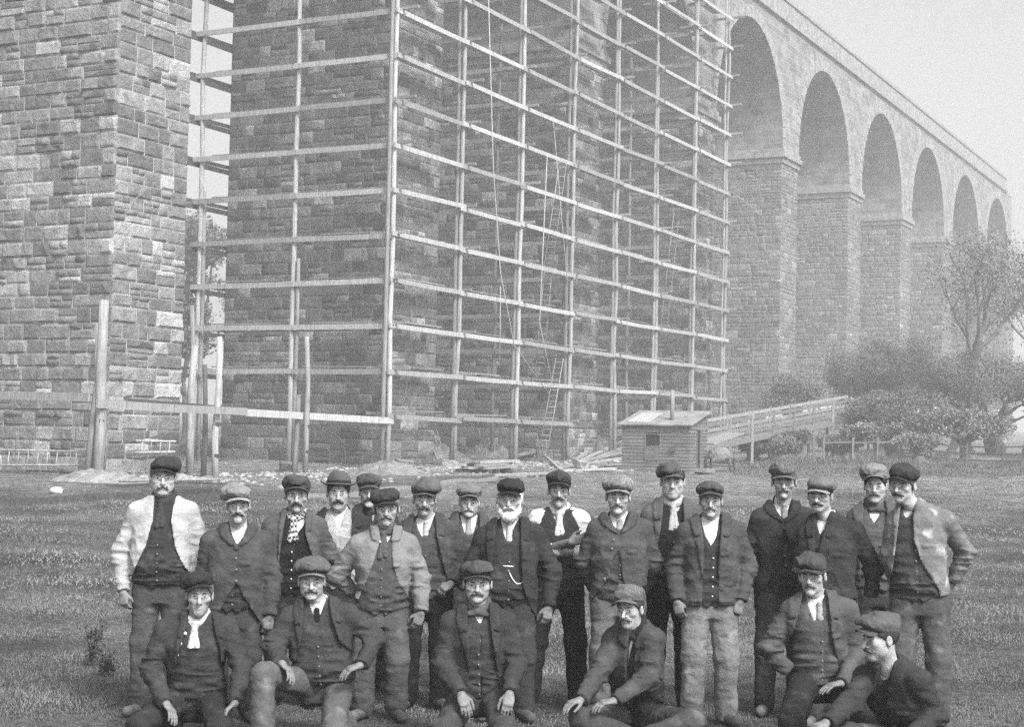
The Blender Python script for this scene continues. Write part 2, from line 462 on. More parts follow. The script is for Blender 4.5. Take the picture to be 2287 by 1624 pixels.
def board(name, p, q, w, h, mat, jit=0.0):
    p, q = ts(p), ts(q)
    p = p + r3.normal(0, jit, 3); q = q + r3.normal(0, jit, 3)
    mb = MB(); m = (p + q) / 2 - np.array([0, 0, abs(r3.normal(0, 0.012))])
    mb.bar(p, m, w, h); mb.bar(m, q, w, h)
    return mb.build(name, mat, scaf)
def lash(a, b, z):
    p = ts(AB(a, b, z)); mb = MB(); mb.tube([p - np.array([0, 0, 0.05]), p + np.array([0.01, 0, 0.05])], 0.145, 8, False); mb.build('lashing', ROPE_D, scaf)
NL = 16
tops = []
for i in range(8):
    a = SA0 + SBAY * i; top = 31.0
    pole(a, SB, top, 0.098)
    pole(a - 0.20, SB - 0.12, min(top, r3.uniform(26, 31)), 0.085, WOOD_M)       # lapped second pole
    for l in range(NL):
        z = Z0L + LIFT * l
        o = 0.14
        if i < 7 and not (l == 0 and i >= 3):
            board('ledger', AB(a - 0.25, SB + o, z), AB(a + SBAY + 0.2, SB + o, z + r3.normal(0, 0.02)), 0.06, 0.185, WOOD, 0.028)
            # walking boards, two side by side
            if l < 15:
                n_b = 2 if r3.random() < 0.85 else 1
                s0 = r3.uniform(0.1, 0.5); s1 = r3.uniform(0.3, 1.2)
                for q in range(n_b):
                    board('walk_board', AB(a + s0 + 0.1 * q, SB - 0.42 - 0.27 * q, z + 0.24), AB(a + SBAY - s1, SB - 0.42 - 0.27 * q, z + 0.24 + r3.normal(0, 0.015)), 0.24, 0.05, WOOD if q else WOOD_M, 0.008)
        board('putlog', AB(a + 0.16, SB + 0.55 + r3.uniform(-.1, .35), z + 0.14), AB(a + 0.16, BN + 0.06 if (l % 2) else SB - 1.1, z + 0.14), 0.12, 0.12, WOOD_M)
        if l < 13: lash(a, SB, z + 0.02)
# rows across the front of piers 2, 3 and 4
for k in (2, 3, 4):
    af = A2 + PITCH_A * (k - 2) - (2.1 if k == 2 else 1.5)
    for j, b_ in enumerate((-37.75, -42.6)):
        pole(af, b_, 30, 0.105 if k == 2 else 0.09, WOOD if k == 2 else WOOD_M)
        if k == 2: pole(af + 0.1, b_ + 0.2, 9 + 3 * j, 0.09, WOOD_M)
        for l in range(12 if k == 2 else 8):
            z = Z0L + LIFT * l + LIFT * (k == 2)
            if k == 2: lash(af, b_, z)
    for l in range(1, 15):
        z = Z0L + LIFT * l - 0.02
        for (b0, b1) in ((-42.9, -37.6), (-37.9, -33.0)):
            board('ledger', AB(af - 0.14, b0, z), AB(af - 0.14, b1, z), 0.06, 0.21, WOOD if k == 2 else WOOD_M, 0.012)
            if k == 2:
                t0 = r3.uniform(0.2, 1.2)
                board('walk_board', AB(af + 0.45, b0 + t0, z + 0.22), AB(af + 0.45, b1 - 0.2, z + 0.22), 0.24, 0.05, WOOD_M, 0.008)
        if k == 2:                                                  # return along the far side of pier 2
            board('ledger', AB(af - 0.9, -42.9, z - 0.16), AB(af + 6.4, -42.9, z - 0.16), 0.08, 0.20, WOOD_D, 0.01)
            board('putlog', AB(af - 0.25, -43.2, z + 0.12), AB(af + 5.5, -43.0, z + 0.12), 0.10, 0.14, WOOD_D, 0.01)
# poles already up towards pier 1, with a long rail
posts = [(35.3, -31.3, 5.65, 0.16), (41.6, -32.05, 5.0, 0.11), (46.9, -32.2, 5.35, 0.10)]
for a, b_, top, r in posts:
    pole(a, b_, top, r)
    lash(a, b_, 1.1 + r3.uniform(0, 0.3)); lash(a, b_, 2.2)
pole(35.2, -31.58, 5.0, 0.10, WOOD_M); pole(41.4, -32.4, 4.1, 0.09, WOOD_D); pole(46.7, -32.55, 3.3, 0.10, WOOD_M)
pole(44.2, -35.2, 4.9, 0.14); pole(46.5, -37.0, 6.5, 0.10, WOOD_M)
board('ledger', AB(34.9, -31.1, 2.68), AB(43.0, -31.95, 2.63), 0.06, 0.24, WOOD, 0)
board('ledger', AB(41.2, -31.85, 2.62), AB(53.9, -33.0, 2.5), 0.06, 0.24, WOOD, 0)
board('ledger', AB(34.9, -31.4, 2.86), AB(35.6, -39.0, 2.95), 0.06, 0.24, WOOD, 0)
board('ledger', AB(38.0, -32.6, 2.82), AB(44.6, -33.6, 2.72), 0.10, 0.18, WOOD_D, 0)

def ladder(p, q, w=0.36, side=None, mat=None, label='', rail=0.032, step=0.27):
    p, q = np.asarray(p, float), np.asarray(q, float); d = unit_(q - p); L = np.linalg.norm(q - p)
    sx = unit_(np.asarray(side, float))
    root = empty('ladder', p, label, 'ladder', 'ladders about the scaffold')
    for s_ in (-1, 1):
        mb = MB(); mb.tube([s_ * sx * w / 2, s_ * sx * (w / 2 * 0.88) + d * L], [rail, rail * 0.8], 6); mb.build('rail', mat or WOOD, root, True)
    n = int(L / step); rung = None
    for i in range(n):
        c = d * (0.2 + i * step); ww = w / 2 * (1 - 0.12 * i / n)
        mb = MB(); mb.tube([c - sx * ww, c + sx * ww], 0.016, 5); mb.build('rung', mat or WOOD, root, True)
    return root
def unit_(v): v = np.asarray(v, float); return v / (np.linalg.norm(v) + 1e-9)
SXD = np.array([AD[0], AD[1], 0])
# ladders inside the scaffold, flight above flight
def lad2(x0, y0, x1, y1, dep0, dep1, lab):
    p = W(x0, y0, dep0); q = W(x1, y1, dep1); ladder(p, q, 0.42, (0.93, 0.36, 0), WOOD_M, lab, 0.028)
lad2(1211, 1020, 1250, 800, 73.5, 74.5, 'lowest ladder standing on the ground inside the scaffold')
lad2(1203, 845, 1225, 595, 75, 75.6, 'second ladder up inside the scaffold, above the lowest one')
lad2(1222, 610, 1258, 360, 75.6, 76.4, 'topmost ladder inside the scaffold beside the hanging ropes')
lad2(1475, 800, 1512, 470, 92, 93, 'ladder inside the scaffold bay behind the hut chimney')
lad2(1515, 930, 1523, 790, 94, 94.4, 'short ladder rising behind the roof of the hut')
# ladders on the ground
def lieladder(p, q, side, lab, w=0.42): ladder(p, q, w, side, WOOD, lab, 0.042)
g0 = W(-40, 1022, 46.5); g1 = W(182, 1024, 46.9)
lieladder(g0, g1, (0, 0.25, 1), 'long ladder lying on edge against the foot of the nearest pier', 0.46)
lieladder(W(302, 998, 47.5), W(392, 998, 48.0), (0, 0.3, 1), 'short ladder propped on edge at the pier corner', 0.36)
def gp(px, py, d0=45.0):
    """where the ray through a picture point meets the ground"""
    v = F_ + (px - PW / 2) / FPX * R_ - (py - PH / 2) / FPX * U_
    d = 8.0
    while d < 400:
        p = CAMP + v * (d / v[1])
        if p[2] < ground_z(p[0], p[1]): return np.array([p[0], p[1], float(ground_z(p[0], p[1]))])
        d *= 1.004
    return p
ra, rb = gp(272, 1086), gp(492, 1082)
lieladder(ra + [0, 0, .13], rb + [0, 0, .13], (0.1, 1, 0), 'ladder lying flat on the grass below the pier corner', 0.5)

# ropes and tackle
def rope(pts, lab, r=0.02, mat=None):
    p0 = np.asarray(pts[0]); mb = MB(); mb.tube([np.asarray(p) - p0 for p in pts], r, 5)
    return tag(mb.build('rope', mat or ROPE_L, None, True, p0), lab, 'rope', 'ropes hanging on the scaffold')
rope([W(1090, -40, 66), W(1102, 380, 66), W(1118, 610, 66.2), W(1148, 770, 67), W(1265, 935, 72)], 'pale rope bending from the scaffold top down to a ledger')
rope([W(1222, 350, 72), W(1205, 720, 72), W(1232, 850, 72)], 'thin rope hanging beside the inner ladders')
rope([W(1118, 640, 66), W(1116, 820, 66)], 'short plumb line hanging from a walking board', 0.015)
rope([W(1268, 640, 74), W(1235, 260, 76)], 'slanting guy rope behind the scaffold poles', 0.015)

# ------------------------------------------------------------------ hut
hut = empty('site_hut', gp(1388, 1050), 'small clapboard works hut with sloping felted roof and stove pipe', 'hut', rz=0.0)
ho = np.array(hut.location); hz = ho[2]
dh = ho[1]
ex = np.array([AS[0], AS[1], 0]); ey = np.array([AD[0], AD[1], 0]); ezv = np.array([0, 0, 1.0])
# front wall along S, going right and a little nearer
ex = unit_(np.array([0.985, -0.17, 0])); ey = np.array([0.17, 0.985, 0]); 
ey = unit_(np.array([0.42, 0.907, 0])); ex = np.array([0.907, -0.42, 0]) * 1.0
HWD, HDP, HF, HBK = 2.85, 2.3, 1.82, 2.35
H = lambda x, y, z: x * ex + y * ey + z * ezv
BOARDM = mat_noise('grey_weatherboard', 0.08, 0.17, 2.5, 6, 0.9, 0.4, 0.01, 16, stretch=(0.6, 0.6, 6))
FELT = mat_noise('roof_felt', 0.14, 0.27, 2.0, 6, 0.9, 0.4, 0.02)
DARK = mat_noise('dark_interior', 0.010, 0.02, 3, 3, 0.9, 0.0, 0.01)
mb = MB(); mb.obox(H(HWD / 2, HDP / 2 , HF / 2), ex * (HWD / 2 - 0.04), ey * (HDP / 2 - 0.04), ezv * HF / 2); mb.build('wall', BOARDM, hut)
nb = 14
for i in range(nb):
    z0 = -0.1 + i * (HF + 0.1) / nb; h = (HF + 0.1) / nb
    tilt = 0.014
    def clap(p, q, out):
        b = MB(); p, q, out = map(np.asarray, (p, q, out))
        pts = [p + out * 0.038, q + out * 0.038, q + out * 0.012 + ezv * (h + 0.004), p + out * 0.012 + ezv * (h + 0.004), p - out * 0.02, q - out * 0.02, q - out * 0.02 + ezv * h, p - out * 0.02 + ezv * h]
        b.add(pts, [(0, 1, 2, 3), (4, 7, 6, 5), (0, 4, 5, 1), (3, 2, 6, 7), (0, 3, 7, 4), (1, 5, 6, 2)]); return b
    wx0, wx1, wz0, wz1 = 1.02, 1.62, 0.98, 1.46
    segs = [(0, HWD)] if not (z0 + h > wz0 + 0.03 and z0 < wz1 - 0.03) else [(0, wx0), (wx1, HWD)]
    for a, b_ in segs: clap(H(a, 0, z0), H(b_, 0, z0), -ey).build('clapboard', BOARDM, hut)
    for a, b_ in ([(0, 0.85), (1.32, HDP)] if z0 + h > 0.1 and z0 < 1.62 else [(0, HDP)]): clap(H(HWD, a, z0), H(HWD, b_, z0), ex).build('clapboard', BOARDM, hut)
mb = MB(); mb.obox(H(1.32, 0.04, 1.22), ex * 0.30, ey * 0.03, ezv * 0.24); wnd = mb.build('window', DARK, hut)
for (p, q) in ((H(1.0, -0.03, 0.97), H(1.64, -0.03, 0.97)), (H(1.0, -0.03, 1.47), H(1.64, -0.03, 1.47)), (H(1.0, -0.03, 0.95), H(1.0, -0.03, 1.49)), (H(1.64, -0.03, 0.95), H(1.64, -0.03, 1.49))):
    mb = MB(); mb.bar(p, q, 0.04, 0.04); mb.build('frame', BOARDM, wnd)
for i in range(3):
    mb = MB(); mb.obox(H(1.09 + 0.2 * i, -0.055, 0.68), ex * 0.097, ey * 0.014, ezv * 0.26); mb.build('shutter_board', WOOD_D if i == 9 else BOARDM, hut)
mb = MB(); mb.obox(H(HWD - 0.0, 1.085, 0.86), ex * 0.035, ey * 0.235, ezv * 0.76); dr_ = mb.build('door', DARK, hut)
for yy in (0.87, 1.30):
    mb = MB(); mb.obox(H(HWD + 0.035, yy, 0.86), ex * 0.022, ey * 0.03, ezv * 0.79); mb.build('jamb', BOARDM, dr_)
# gable triangles and roof
for xx in (0.01, HWD - 0.01):
    mb = MB(); mb.add([H(xx, 0, HF), H(xx, HDP, HF), H(xx, HDP, HBK), H(xx - 0.03, 0, HF), H(xx - 0.03, HDP, HF), H(xx - 0.03, HDP, HBK)], [(0, 1, 2), (5, 4, 3), (0, 2, 5, 3), (1, 4, 5, 2)]); mb.build('gable', BOARDM, hut)
mb = MB(); mb.obox(H(HWD / 2, HDP - 0.02, (HF + HBK) / 2), ex * HWD / 2, ey * 0.02, ezv * (HBK - HF) / 2); mb.build('gable', BOARDM, hut)
nrm = unit_(np.cross(ex, H(0, HDP, HBK - HF)))
sl = H(0, HDP + 0.35, (HBK - HF) * (HDP + 0.35) / HDP)
for i in range(4):
    w4 = (HWD + 0.3) / 4
    c = H(-0.15 + w4 * (i + 0.5), -0.18, HF - 0.02) + sl / 2 + nrm * (0.03 + 0.012 * (i % 2))
    mb = MB(); mb.obox(c, ex * (w4 / 2 + 0.01), sl / 2, nrm * 0.022); mb.build('roof_sheet', FELT, hut)
mb = MB(); mb.obox(H(0.62, -0.18, HF - 0.02) + sl * 0.45 + nrm * 0.075, ex * 0.45, sl * 0.33, nrm * 0.012); mb.build('skylight', WOOD, hut)
mb = MB(); c = H(1.86, 0.75, HF + 0.1); mb.tube([c, c + ezv * 1.35], 0.085, 10); mb.build('stove_pipe', WOOD_M, hut, True)
mb = MB(); mb.obox(H(2.2, -0.07, 0.88), ex * 0.11, ey * 0.05, ezv * 0.09); mb.build('wall_box', WOOD_D, hut)
mb = MB(); mb.obox(H(HWD + 0.3, 1.1, 0.06), ex * 0.28, ey * 0.5, ezv * 0.07); mb.build('step', WOOD_M, hut)

# arched iron hoops with a hide over them, beside the hut
fr = empty('hooped_frame', gp(1604, 1056), 'arched frame of bent hoops with a rounded cover beside the hut', 'frame')
fx, fy = np.array([0.93, -0.36, 0]) * 1.25, np.array([0.36, 0.93, 0]) * 1.25; fr.scale = (1.15, 1.15, 1.15)
for yy in (0.0, 0.55):
    pts = [fx * (-0.36) , fx * (-0.36) + ezv * 0.45, fx * (-0.28) + ezv * 0.72, fx * (-0.05) + ezv * 0.88, fx * 0.16 + ezv * 0.78, fx * 0.30 + ezv * 0.5, fx * 0.36]
    mb = MB(); mb.tube([p + fy * yy for p in pts], 0.035, 6); mb.build('hoop', WOOD_D, fr, True)
    mb = MB(); mb.bar(-fx * 0.36 + ezv * 0.22 + fy * yy, fx * 0.36 + ezv * 0.22 + fy * yy, 0.05, 0.05); mb.build('crossbar', WOOD_D, fr)
    mb = MB(); mb.bar(-fx * 0.45 + fy * yy, fx * 0.5 + fy * yy, 0.09, 0.06); mb.build('runner', WOOD_M, fr)
for xx in (-0.36, 0.36):
    mb = MB(); mb.bar(fx * xx + ezv * 0.5, fx * xx + fy * 0.55 + ezv * 0.5, 0.05, 0.05); mb.build('crossbar', WOOD_D, fr)
mb = MB(); m_ = 10
vs = []
for i in range(m_ + 1):
    t = math.pi * i / m_
    for yy in (-0.03, 0.58): vs.append(-fx * 0.33 * math.cos(t) + ezv * (0.52 + 0.39 * math.sin(t)) + fy * yy)
fs = [(2 * i, 2 * i + 1, 2 * i + 3, 2 * i + 2) for i in range(m_)]; fs += [tuple(range(0, 2 * m_ + 2, 2)), tuple(range(2 * m_ + 1, 0, -2))]
mb.add(vs, fs); mb.build('cover', SPOIL, fr, True)

# ------------------------------------------------------------------ timber, rails, spoil heaps
def plank(p, q, w, h, lab, mat=None, grp='timber lying about the site'):
    p, q = np.asarray(p, float), np.asarray(q, float); c = (p + q) / 2
    mb = MB(); mb.bar(p - c, q - c, w, h); return tag(mb.build('plank', mat or WOOD, None, False, c), lab, 'plank', grp)
pa = gp(1078, 1058); pb = gp(1255, 1046); dz = ezv
st_dir = unit_(pb - pa); st_n = np.array([-st_dir[1], st_dir[0], 0])
stack = empty('timber_stack', pa, 'low stack of squared planks on bearers before the scaffold', 'timber stack')
for row in range(3):
    for c in range(4 - row // 2):
        off = st_n * (0.26 * c + 0.1 * row) + ezv * (0.18 + 0.1 * row)
        sh = st_dir * r3.uniform(-0.3, 0.5)
        mb = MB(); mb.bar(off + sh, off + sh + st_dir * (3.1 + r3.uniform(-.4, .5)), 0.23, 0.085); mb.build('plank', WOOD if (row + c) % 3 else WOOD_M, stack)
for t in (0.35, 1.1, 2.5):
    mb = MB(); mb.bar(st_dir * t - st_n * 0.2 + ezv * 0.06, st_dir * t + st_n * 1.2 + ezv * 0.06, 0.16, 0.14); mb.build('bearer', WOOD_D, stack)
def gplank(x0, y0, x1, y1, lab, w=0.2, h=0.07, z0=0.05, z1=0.05, mat=None):
    p, q = gp(x0, y0), gp(x1, y1); p[2] += z0; q[2] += z1; return plank(p, q, w, h, lab, mat)
gplank(1215, 1030, 1262, 1062, 'single plank leaning off the timber stack to the grass', 0.12, 0.08, 0.3, 0.04)
gplank(1240, 1046, 1392, 1040, 'pale plank lying flat before the hut corner', 0.3, 0.08)
gplank(1262, 1052, 1480, 1055, 'long pale board lying along the front of the hut', 0.3, 0.06)
gplank(1296, 1040, 1400, 1018, 'plank slanting up to the hut wall', 0.2, 0.08, 0.06, 0.5)
gplank(1300, 1034, 1402, 1008, 'bright plank heaped above the others at the hut wall', 0.2, 0.08, 0.12, 0.75)
gplank(1290, 1028, 1396, 1000, 'upper plank of the heap against the hut wall', 0.26, 0.06, 0.1, 0.8)
for i_, (x0, y0, x1, y1, z0_, z1_, lb) in enumerate(((1282, 1040, 1395, 1026, .1, .35, 'lowest of the planks fanned out before the hut wall'), (1275, 1046, 1384, 1034, .08, .2, 'plank lying under the fanned pile by the hut'), (1310, 1024, 1398, 996, .3, .95, 'highest narrow plank propped on the rubble by the hut'), (1255, 1056, 1372, 1050, .05, .05, 'broad plank flat on the grass left of the hut'), (1100, 1066, 1240, 1060, .06, .06, 'long grey batten along the front of the timber stack'), (1060, 1052, 1130, 1047, .06, .3, 'short plank end sticking out of the timber stack'))):
    gplank(x0, y0, x1, y1, lb, 0.22, 0.07, z0_, z1_, WOOD if i_ % 2 else WOOD_M)
gplank(1150, 1030, 1215, 1020, 'wide board tilted up behind the timber stack', 0.5, 0.05, 0.25, 0.35)
gplank(1175, 1068, 1080, 1062, 'thin batten lying in the grass below the timber stack', 0.1, 0.05)
r_a, r_b = gp(-20, 1129), gp(1090, 1067)
def rail(p0, p1, lab, mat, w=0.07, h=0.12):
    c = (p0 + p1) / 2; n = 16; mb = MB(); pts = []
    for i in range(n + 1):
        t = i / n; p = p0 * (1 - t) + p1 * t; p[2] = float(ground_z(p[0], p[1])) + h / 2; pts.append(p - c)
    for i in range(n): mb.bar(pts[i], pts[i + 1], w, h)
    return tag(mb.build('rail', mat, None, False, c), lab, 'rail', 'tramway rails in the grass')
rail(gp(-20, 1130), gp(525, 1112), 'dark iron rail running through the grass past the nearest pier', IRON)
rail(gp(-20, 1126), gp(525, 1109), 'farther dark rail beside the first one', IRON)
rail(gp(600, 1108), gp(1100, 1066), 'rail section running on towards the timber stack', WOOD_D)
rail(gp(690, 1112), gp(1110, 1072), 'pale pole lying along the rails', WOOD, 0.1, 0.1)
def mound(px, py, rx, ry, h, mat, lab, name='spoil_heap', cat='heap', n=20, seed=1):
    c = gp(px, py); rr = np.random.default_rng(seed); V = []; Fq = []
    for i in range(n + 1):
        for j in range(n + 1):
            u, v = 2 * i / n - 1, 2 * j / n - 1
            d = math.hypot(u, v); z = h * max(0, 1 - d * d) ** 1.2
            z *= 1 + 0.5 * (rr.random() - 0.5)
            x, y = u * rx, v * ry
            V.append((x, y, float(ground_z(c[0] + x, c[1] + y)) - c[2] + z - 0.03))
    ii = np.arange((n + 1) ** 2).reshape(n + 1, n + 1)
    Q = np.stack([ii[:-1, :-1], ii[1:, :-1], ii[1:, 1:], ii[:-1, 1:]], -1).reshape(-1, 4)
    return tag(link(name, mesh_np(name, np.array(V), Q, False), mat, None, c), lab, cat)
mound(225, 1078, 1.5, 1.0, 0.36, mat_noise('pale_earth', 0.12, 0.28, 4, 7, 0.95, 0.9, 0.05), 'pale earth thrown up round the foot of the thick post', seed=1)
mound(868, 1058, 1.6, 1.0, 0.4, SPOIL, 'earth packed round the corner scaffold pole', seed=2)
mound(975, 1028, 1.8, 1.2, 0.7, SPOIL, 'rubble heap under the leaning sticks', seed=3)
mound(1095, 1022, 1.5, 1.3, 0.75, SPOIL, 'rounded mound of dark spoil between two scaffold poles', seed=4)
mound(1330, 1012, 2.6, 2.0, 0.9, SPOIL, 'broken heap of rubble behind the hut planks', seed=5)
mound(1200, 1008, 1.6, 1.2, 0.5, SPOIL, 'flat heap of stone waste at the ladder foot', seed=6)
def lump(px, py, sx, sy, sz, mat, lab, name, cat, seed):
    c = gp(px, py); rr = np.random.default_rng(seed)
    V, Q = ball((0, 0, 0), 1.0, 8, 12); V = V * np.array([sx, sy, sz]) * (1 + 0.25 * (rr.random((len(V), 1)) - 0.5)); V[:, 2] += sz * 0.6
    return tag(link(name, mesh_np(name, V, Q, False), mat, None, c), lab, cat)
lump(126, 1103, 0.17, 0.15, 0.10, LIME, 'small white lump of lime in the grass by the rails', 'lime_lump', 'lime', 2)
lump(955, 1024, 0.32, 0.26, 0.24, mat_noise('sacking', 0.2, 0.42, 5, 5, 0.95, 0.7, 0.04), 'tied sack at the foot of the leaning sticks', 'sack', 'sack', 3)
for i, (x0, x1) in enumerate(((957, 976), (966, 986), (975, 993), (962, 1008))):
    p = gp(x1, 1030 - 2 * i); q = W(x0, 960, p[1] + 0.9)
    mb = MB(); mb.tube([np.zeros(3), q - p], 0.035 if i < 3 else 0.055, 6)
    tag(mb.build('stick', WOOD_M if i < 3 else WOOD, None, True, p), ['outermost thin stick leaning on the pier above the sack', 'middle thin stick of the three above the sack', 'thin stick next to the thick slanted prop', 'thickest slanted prop leaning beside the sticks'][i], 'stick', 'sticks leaning on the pier')

# stone waste and cut blocks lying about
rr_ = np.random.default_rng(77); JV, JF, n_ = [], [], 0
for i in range(900):
    a_, b_ = rr_.uniform(36, 74), -32.6 + abs(rr_.normal(0, 3.2)) - 0.5
    p = AB(a_, b_); p[2] = float(ground_z(p[0], p[1])); s_ = rr_.uniform(0.03, 0.12) * (1 + (rr_.random() < 0.08))
    V, Q = ball((0, 0, 0), 1.0, 3, 5); V = V * np.array([s_, s_ * rr_.uniform(.6, 1), s_ * .6]) * (1 + 0.5 * (rr_.random((len(V), 1)) - 0.5)) + p
    JV.append(V); JF.append(Q + n_); n_ += len(V)
tag(link('stone_chips', mesh_np('stone_chips', np.concatenate(JV), np.concatenate(JF), False), mat_noise('stone_chip', 0.12, 0.4, 0.7, 4, 0.9, 0.3, 0.02)), 'scattered stone chips and rubble before the piers', 'rubble', kind='stuff')
for i, (px, py, w_, rz_) in enumerate(((905, 1046, 0.7, .3), (938, 1040, 0.55, .9), (640, 1052, 0.5, .2), (1010, 1046, 0.5, 1.2), (1300, 1046, 0.5, .5))):
    o = bpy.data.objects.new('cut_stone', umesh(i, ST1[0])); COL.objects.link(o); c = gp(px, py); o.location = c + np.array([0, 0, 0.14]); o.rotation_euler = (0.08, 0.05, rz_); o.scale = (w_, 0.35, 0.34)
    tag(o, ['large cut block lying left of the sack', 'smaller cut block next to the sack', 'cut block in the grass between two short posts', 'cut block just below the leaning sticks', 'cut block beside the planks before the hut'][i], 'stone block', 'cut blocks lying on the site')

# ------------------------------------------------------------------ gangway climbing to the right, behind the hut
GA = W(1560, 1000, 74); GB = W(1945, 925, 88)
gw = empty('gangway', np.array([GA[0], GA[1], 0.8]), 'timber gangway with handrails climbing the bank behind the hut', 'gangway')
go = np.array(gw.location); gd = unit_((GB - GA) * [1, 1, 0]); gn = np.array([-gd[1], gd[0], 0])
def gpt(t, z, o): return GA * (1 - t) + GB * t + ezv * z + gn * o - go
mb = MB(); mb.bar(gpt(0, 0, 0.7), gpt(1, 0, 0.7), 1.3, 0.14); mb.build('deck', WOOD_M, gw)
for o in (0.0, 1.4):
    mb = MB(); mb.bar(gpt(0, -0.12, o), gpt(1, -0.12, o), 0.1, 0.22); mb.build('beam', WOOD_M, gw)
    for z in (0.45, 0.95):
        mb = MB(); mb.bar(gpt(0.03, z, o), gpt(1, z, o), 0.07, 0.15); mb.build('handrail', WOOD_M, gw)
    for i in range(9):
        t = 0.04 + i * 0.118; p = gpt(t, 1.1, o); zb = float(ground_z(p[0] + go[0], p[1] + go[1])) - go[2] - 0.2
        mb = MB(); mb.bar((p[0], p[1], zb), p, 0.12, 0.12); mb.build('post', WOOD_M, gw)
for i in (1, 3, 4):
    mb = MB(); mb.bar(gpt(0.38 + 0.11 * i, 0.68, 1.43), gpt(0.475 + 0.11 * i, 0.68, 1.43), 0.04, 0.36); mb.build('side_board', WOOD, gw)
plank(W(1572, 992, 70), W(1640, 968, 72), 1.0, 0.06, 'broad bright board sloping behind the hut', WOOD)

# fence at the right
def fence(pts, lab, rails=(0.35, 0.75, 1.1), h=1.25, mat=None):
    p0 = pts[0].copy(); root = empty('rail_fence', p0, lab, 'fence')
    for i, p in enumerate(pts):
        mb = MB(); mb.bar(p - p0 - ezv * 0.2, p - p0 + ezv * h, 0.09, 0.09); mb.build('post', mat or WOOD_M, root)
        if i:
            for z in rails:
                mb = MB(); mb.bar(pts[i - 1] - p0 + ezv * z, p - p0 + ezv * (z + r3.normal(0, 0.02)), 0.05, 0.08); mb.build('fence_rail', mat or WOOD_M, root)
def fpt(px, d): p = W(px, 1000, d); p[2] = float(ground_z(p[0], p[1])); return p
fence([fpt(1840, 76), fpt(1905, 75.5), fpt(1960, 75), fpt(2008, 74.6)], 'open rail fence with a pale gap between thorn bushes', (0.1, 1.05), 1.3, WOOD_M)
fence([fpt(2012, 76), fpt(2080, 75.5), fpt(2160, 75), fpt(2240, 74), fpt(2330, 73)], 'three-rail field fence below the flowering hawthorn', (0.3, 0.62, 0.95), 1.1, WOOD_D)

# ------------------------------------------------------------------ trees and bushes
LEAF = mat_noise('foliage', 0.09, 0.16, 0.8, 5, 0.8, 0.0, 0.01)
LEAF_P = mat_noise('pale_foliage', 0.12, 0.20, 0.8, 5, 0.8, 0.0, 0.01)
BLOS = mat_noise('blossom', 0.35, 0.5, 2, 3, 0.8, 0.0, 0.01)
BARK = mat_noise('bark', 0.07, 0.15, 4, 5, 0.9, 0.6, 0.03)
def leaves(cent, size, rr):
    n = len(cent)
    a = rr.normal(size=(n, 3)); a /= np.linalg.norm(a, axis=1)[:, None]
    b = rr.normal(size=(n, 3)); b -= a * (a * b).sum(1)[:, None]; b /= np.linalg.norm(b, axis=1)[:, None]
    s = size * rr.uniform(0.6, 1.3, (n, 1))
    V = np.stack([cent - a * s, cent + b * s * 0.55, cent + a * s, cent - b * s * 0.55], 1).reshape(-1, 3)
    return V, np.arange(n * 4).reshape(-1, 4)
def crown_pts(rr, n, clumps, spread):
    out = []
    per = n // len(clumps) + 1
    for c, r in clumps:
        d = rr.normal(size=(per, 3)); d /= np.linalg.norm(d, axis=1)[:, None]
        out.append(c + d * r * (rr.random((per, 1)) ** 0.45) * np.array([1, 1, 0.8]))
    return np.concatenate(out)[:n]
def tree(name, base, height, rad, lab, cat='tree', n=5000, leaf=0.10, trunk=0.22, mat=None, seed=1, group=None, sparse=False, blossom=0, low=0.3):
    rr = np.random.default_rng(seed); base = np.asarray(base, float)
    root = empty(name, base, lab, cat, group)
    mb = MB(); clumps = []
    def branch(p, d, L, r, lev):
        pts = [p]; q = p
        for i in range(4):
            d = unit_(d + rr.normal(0, 0.16, 3) + np.array([0, 0, 0.06])); q = q + d * L / 4; pts.append(q)
        mb.tube(pts, [r * (1 - 0.17 * i) for i in range(5)], 6 if lev else 8, False)
        if lev >= 1: clumps.append((q, rad * rr.uniform(0.18, 0.32)))
        if lev < 3:
            for k in range(3 if lev else 5):
                b = rr.normal(0, 1, 3); b[2] = abs(b[2]) * 0.6; nd = unit_(d * 0.9 + unit_(b) * (0.75 if lev else 0.9))
                st = pts[-1] if k else pts[3]
                branch(st, nd, L * rr.uniform(0.5, 0.72), r * 0.5, lev + 1)
    branch(np.zeros(3), np.array([0.02, 0, 1.0]), height * low, trunk, 0)
    # fit the skeleton into the wanted size
    V = np.array(mb.v); sc_ = np.array([rad / max(np.abs(V[:, :2]).max(), .1)] * 2 + [height * 0.95 / V[:, 2].max()])
    mb.v = [tuple(v * sc_) for v in V]; clumps = [(c * sc_, r) for c, r in clumps]
    mb.build('trunk', BARK, root, True)
    C = crown_pts(rr, n, clumps, 1)
    C = C[C[:, 2] > 0.1]
    V, Q = leaves(C, leaf, rr)
    tag(link('crown', mesh_np('crown', V, Q, False), mat or LEAF, root), kind=None)
    if blossom:
        B = C[rr.choice(len(C), blossom, False)] + rr.normal(0, 0.05, (blossom, 3)); V, Q = leaves(B, leaf * 0.8, rr); tag(link('blossom', mesh_np('blossom', V, Q, False), BLOS, root))
    return root
def tp(px, d): p = W(px, 1000, d); p[2] = float(ground_z(p[0], p[1])) - 0.1; return p
tree('ash_tree', tp(2215, 96), 13.5, 6.0, 'tall thinly leafed tree with forking trunk above the bushes', n=7000, leaf=0.085, trunk=0.22, mat=LEAF_P, seed=8, low=0.26)
tree('ash_tree', tp(2330, 100), 14, 6, 'second thin tree beyond the hawthorn at the field edge', n=7000, leaf=0.09, trunk=0.22, mat=LEAF_P, seed=4)
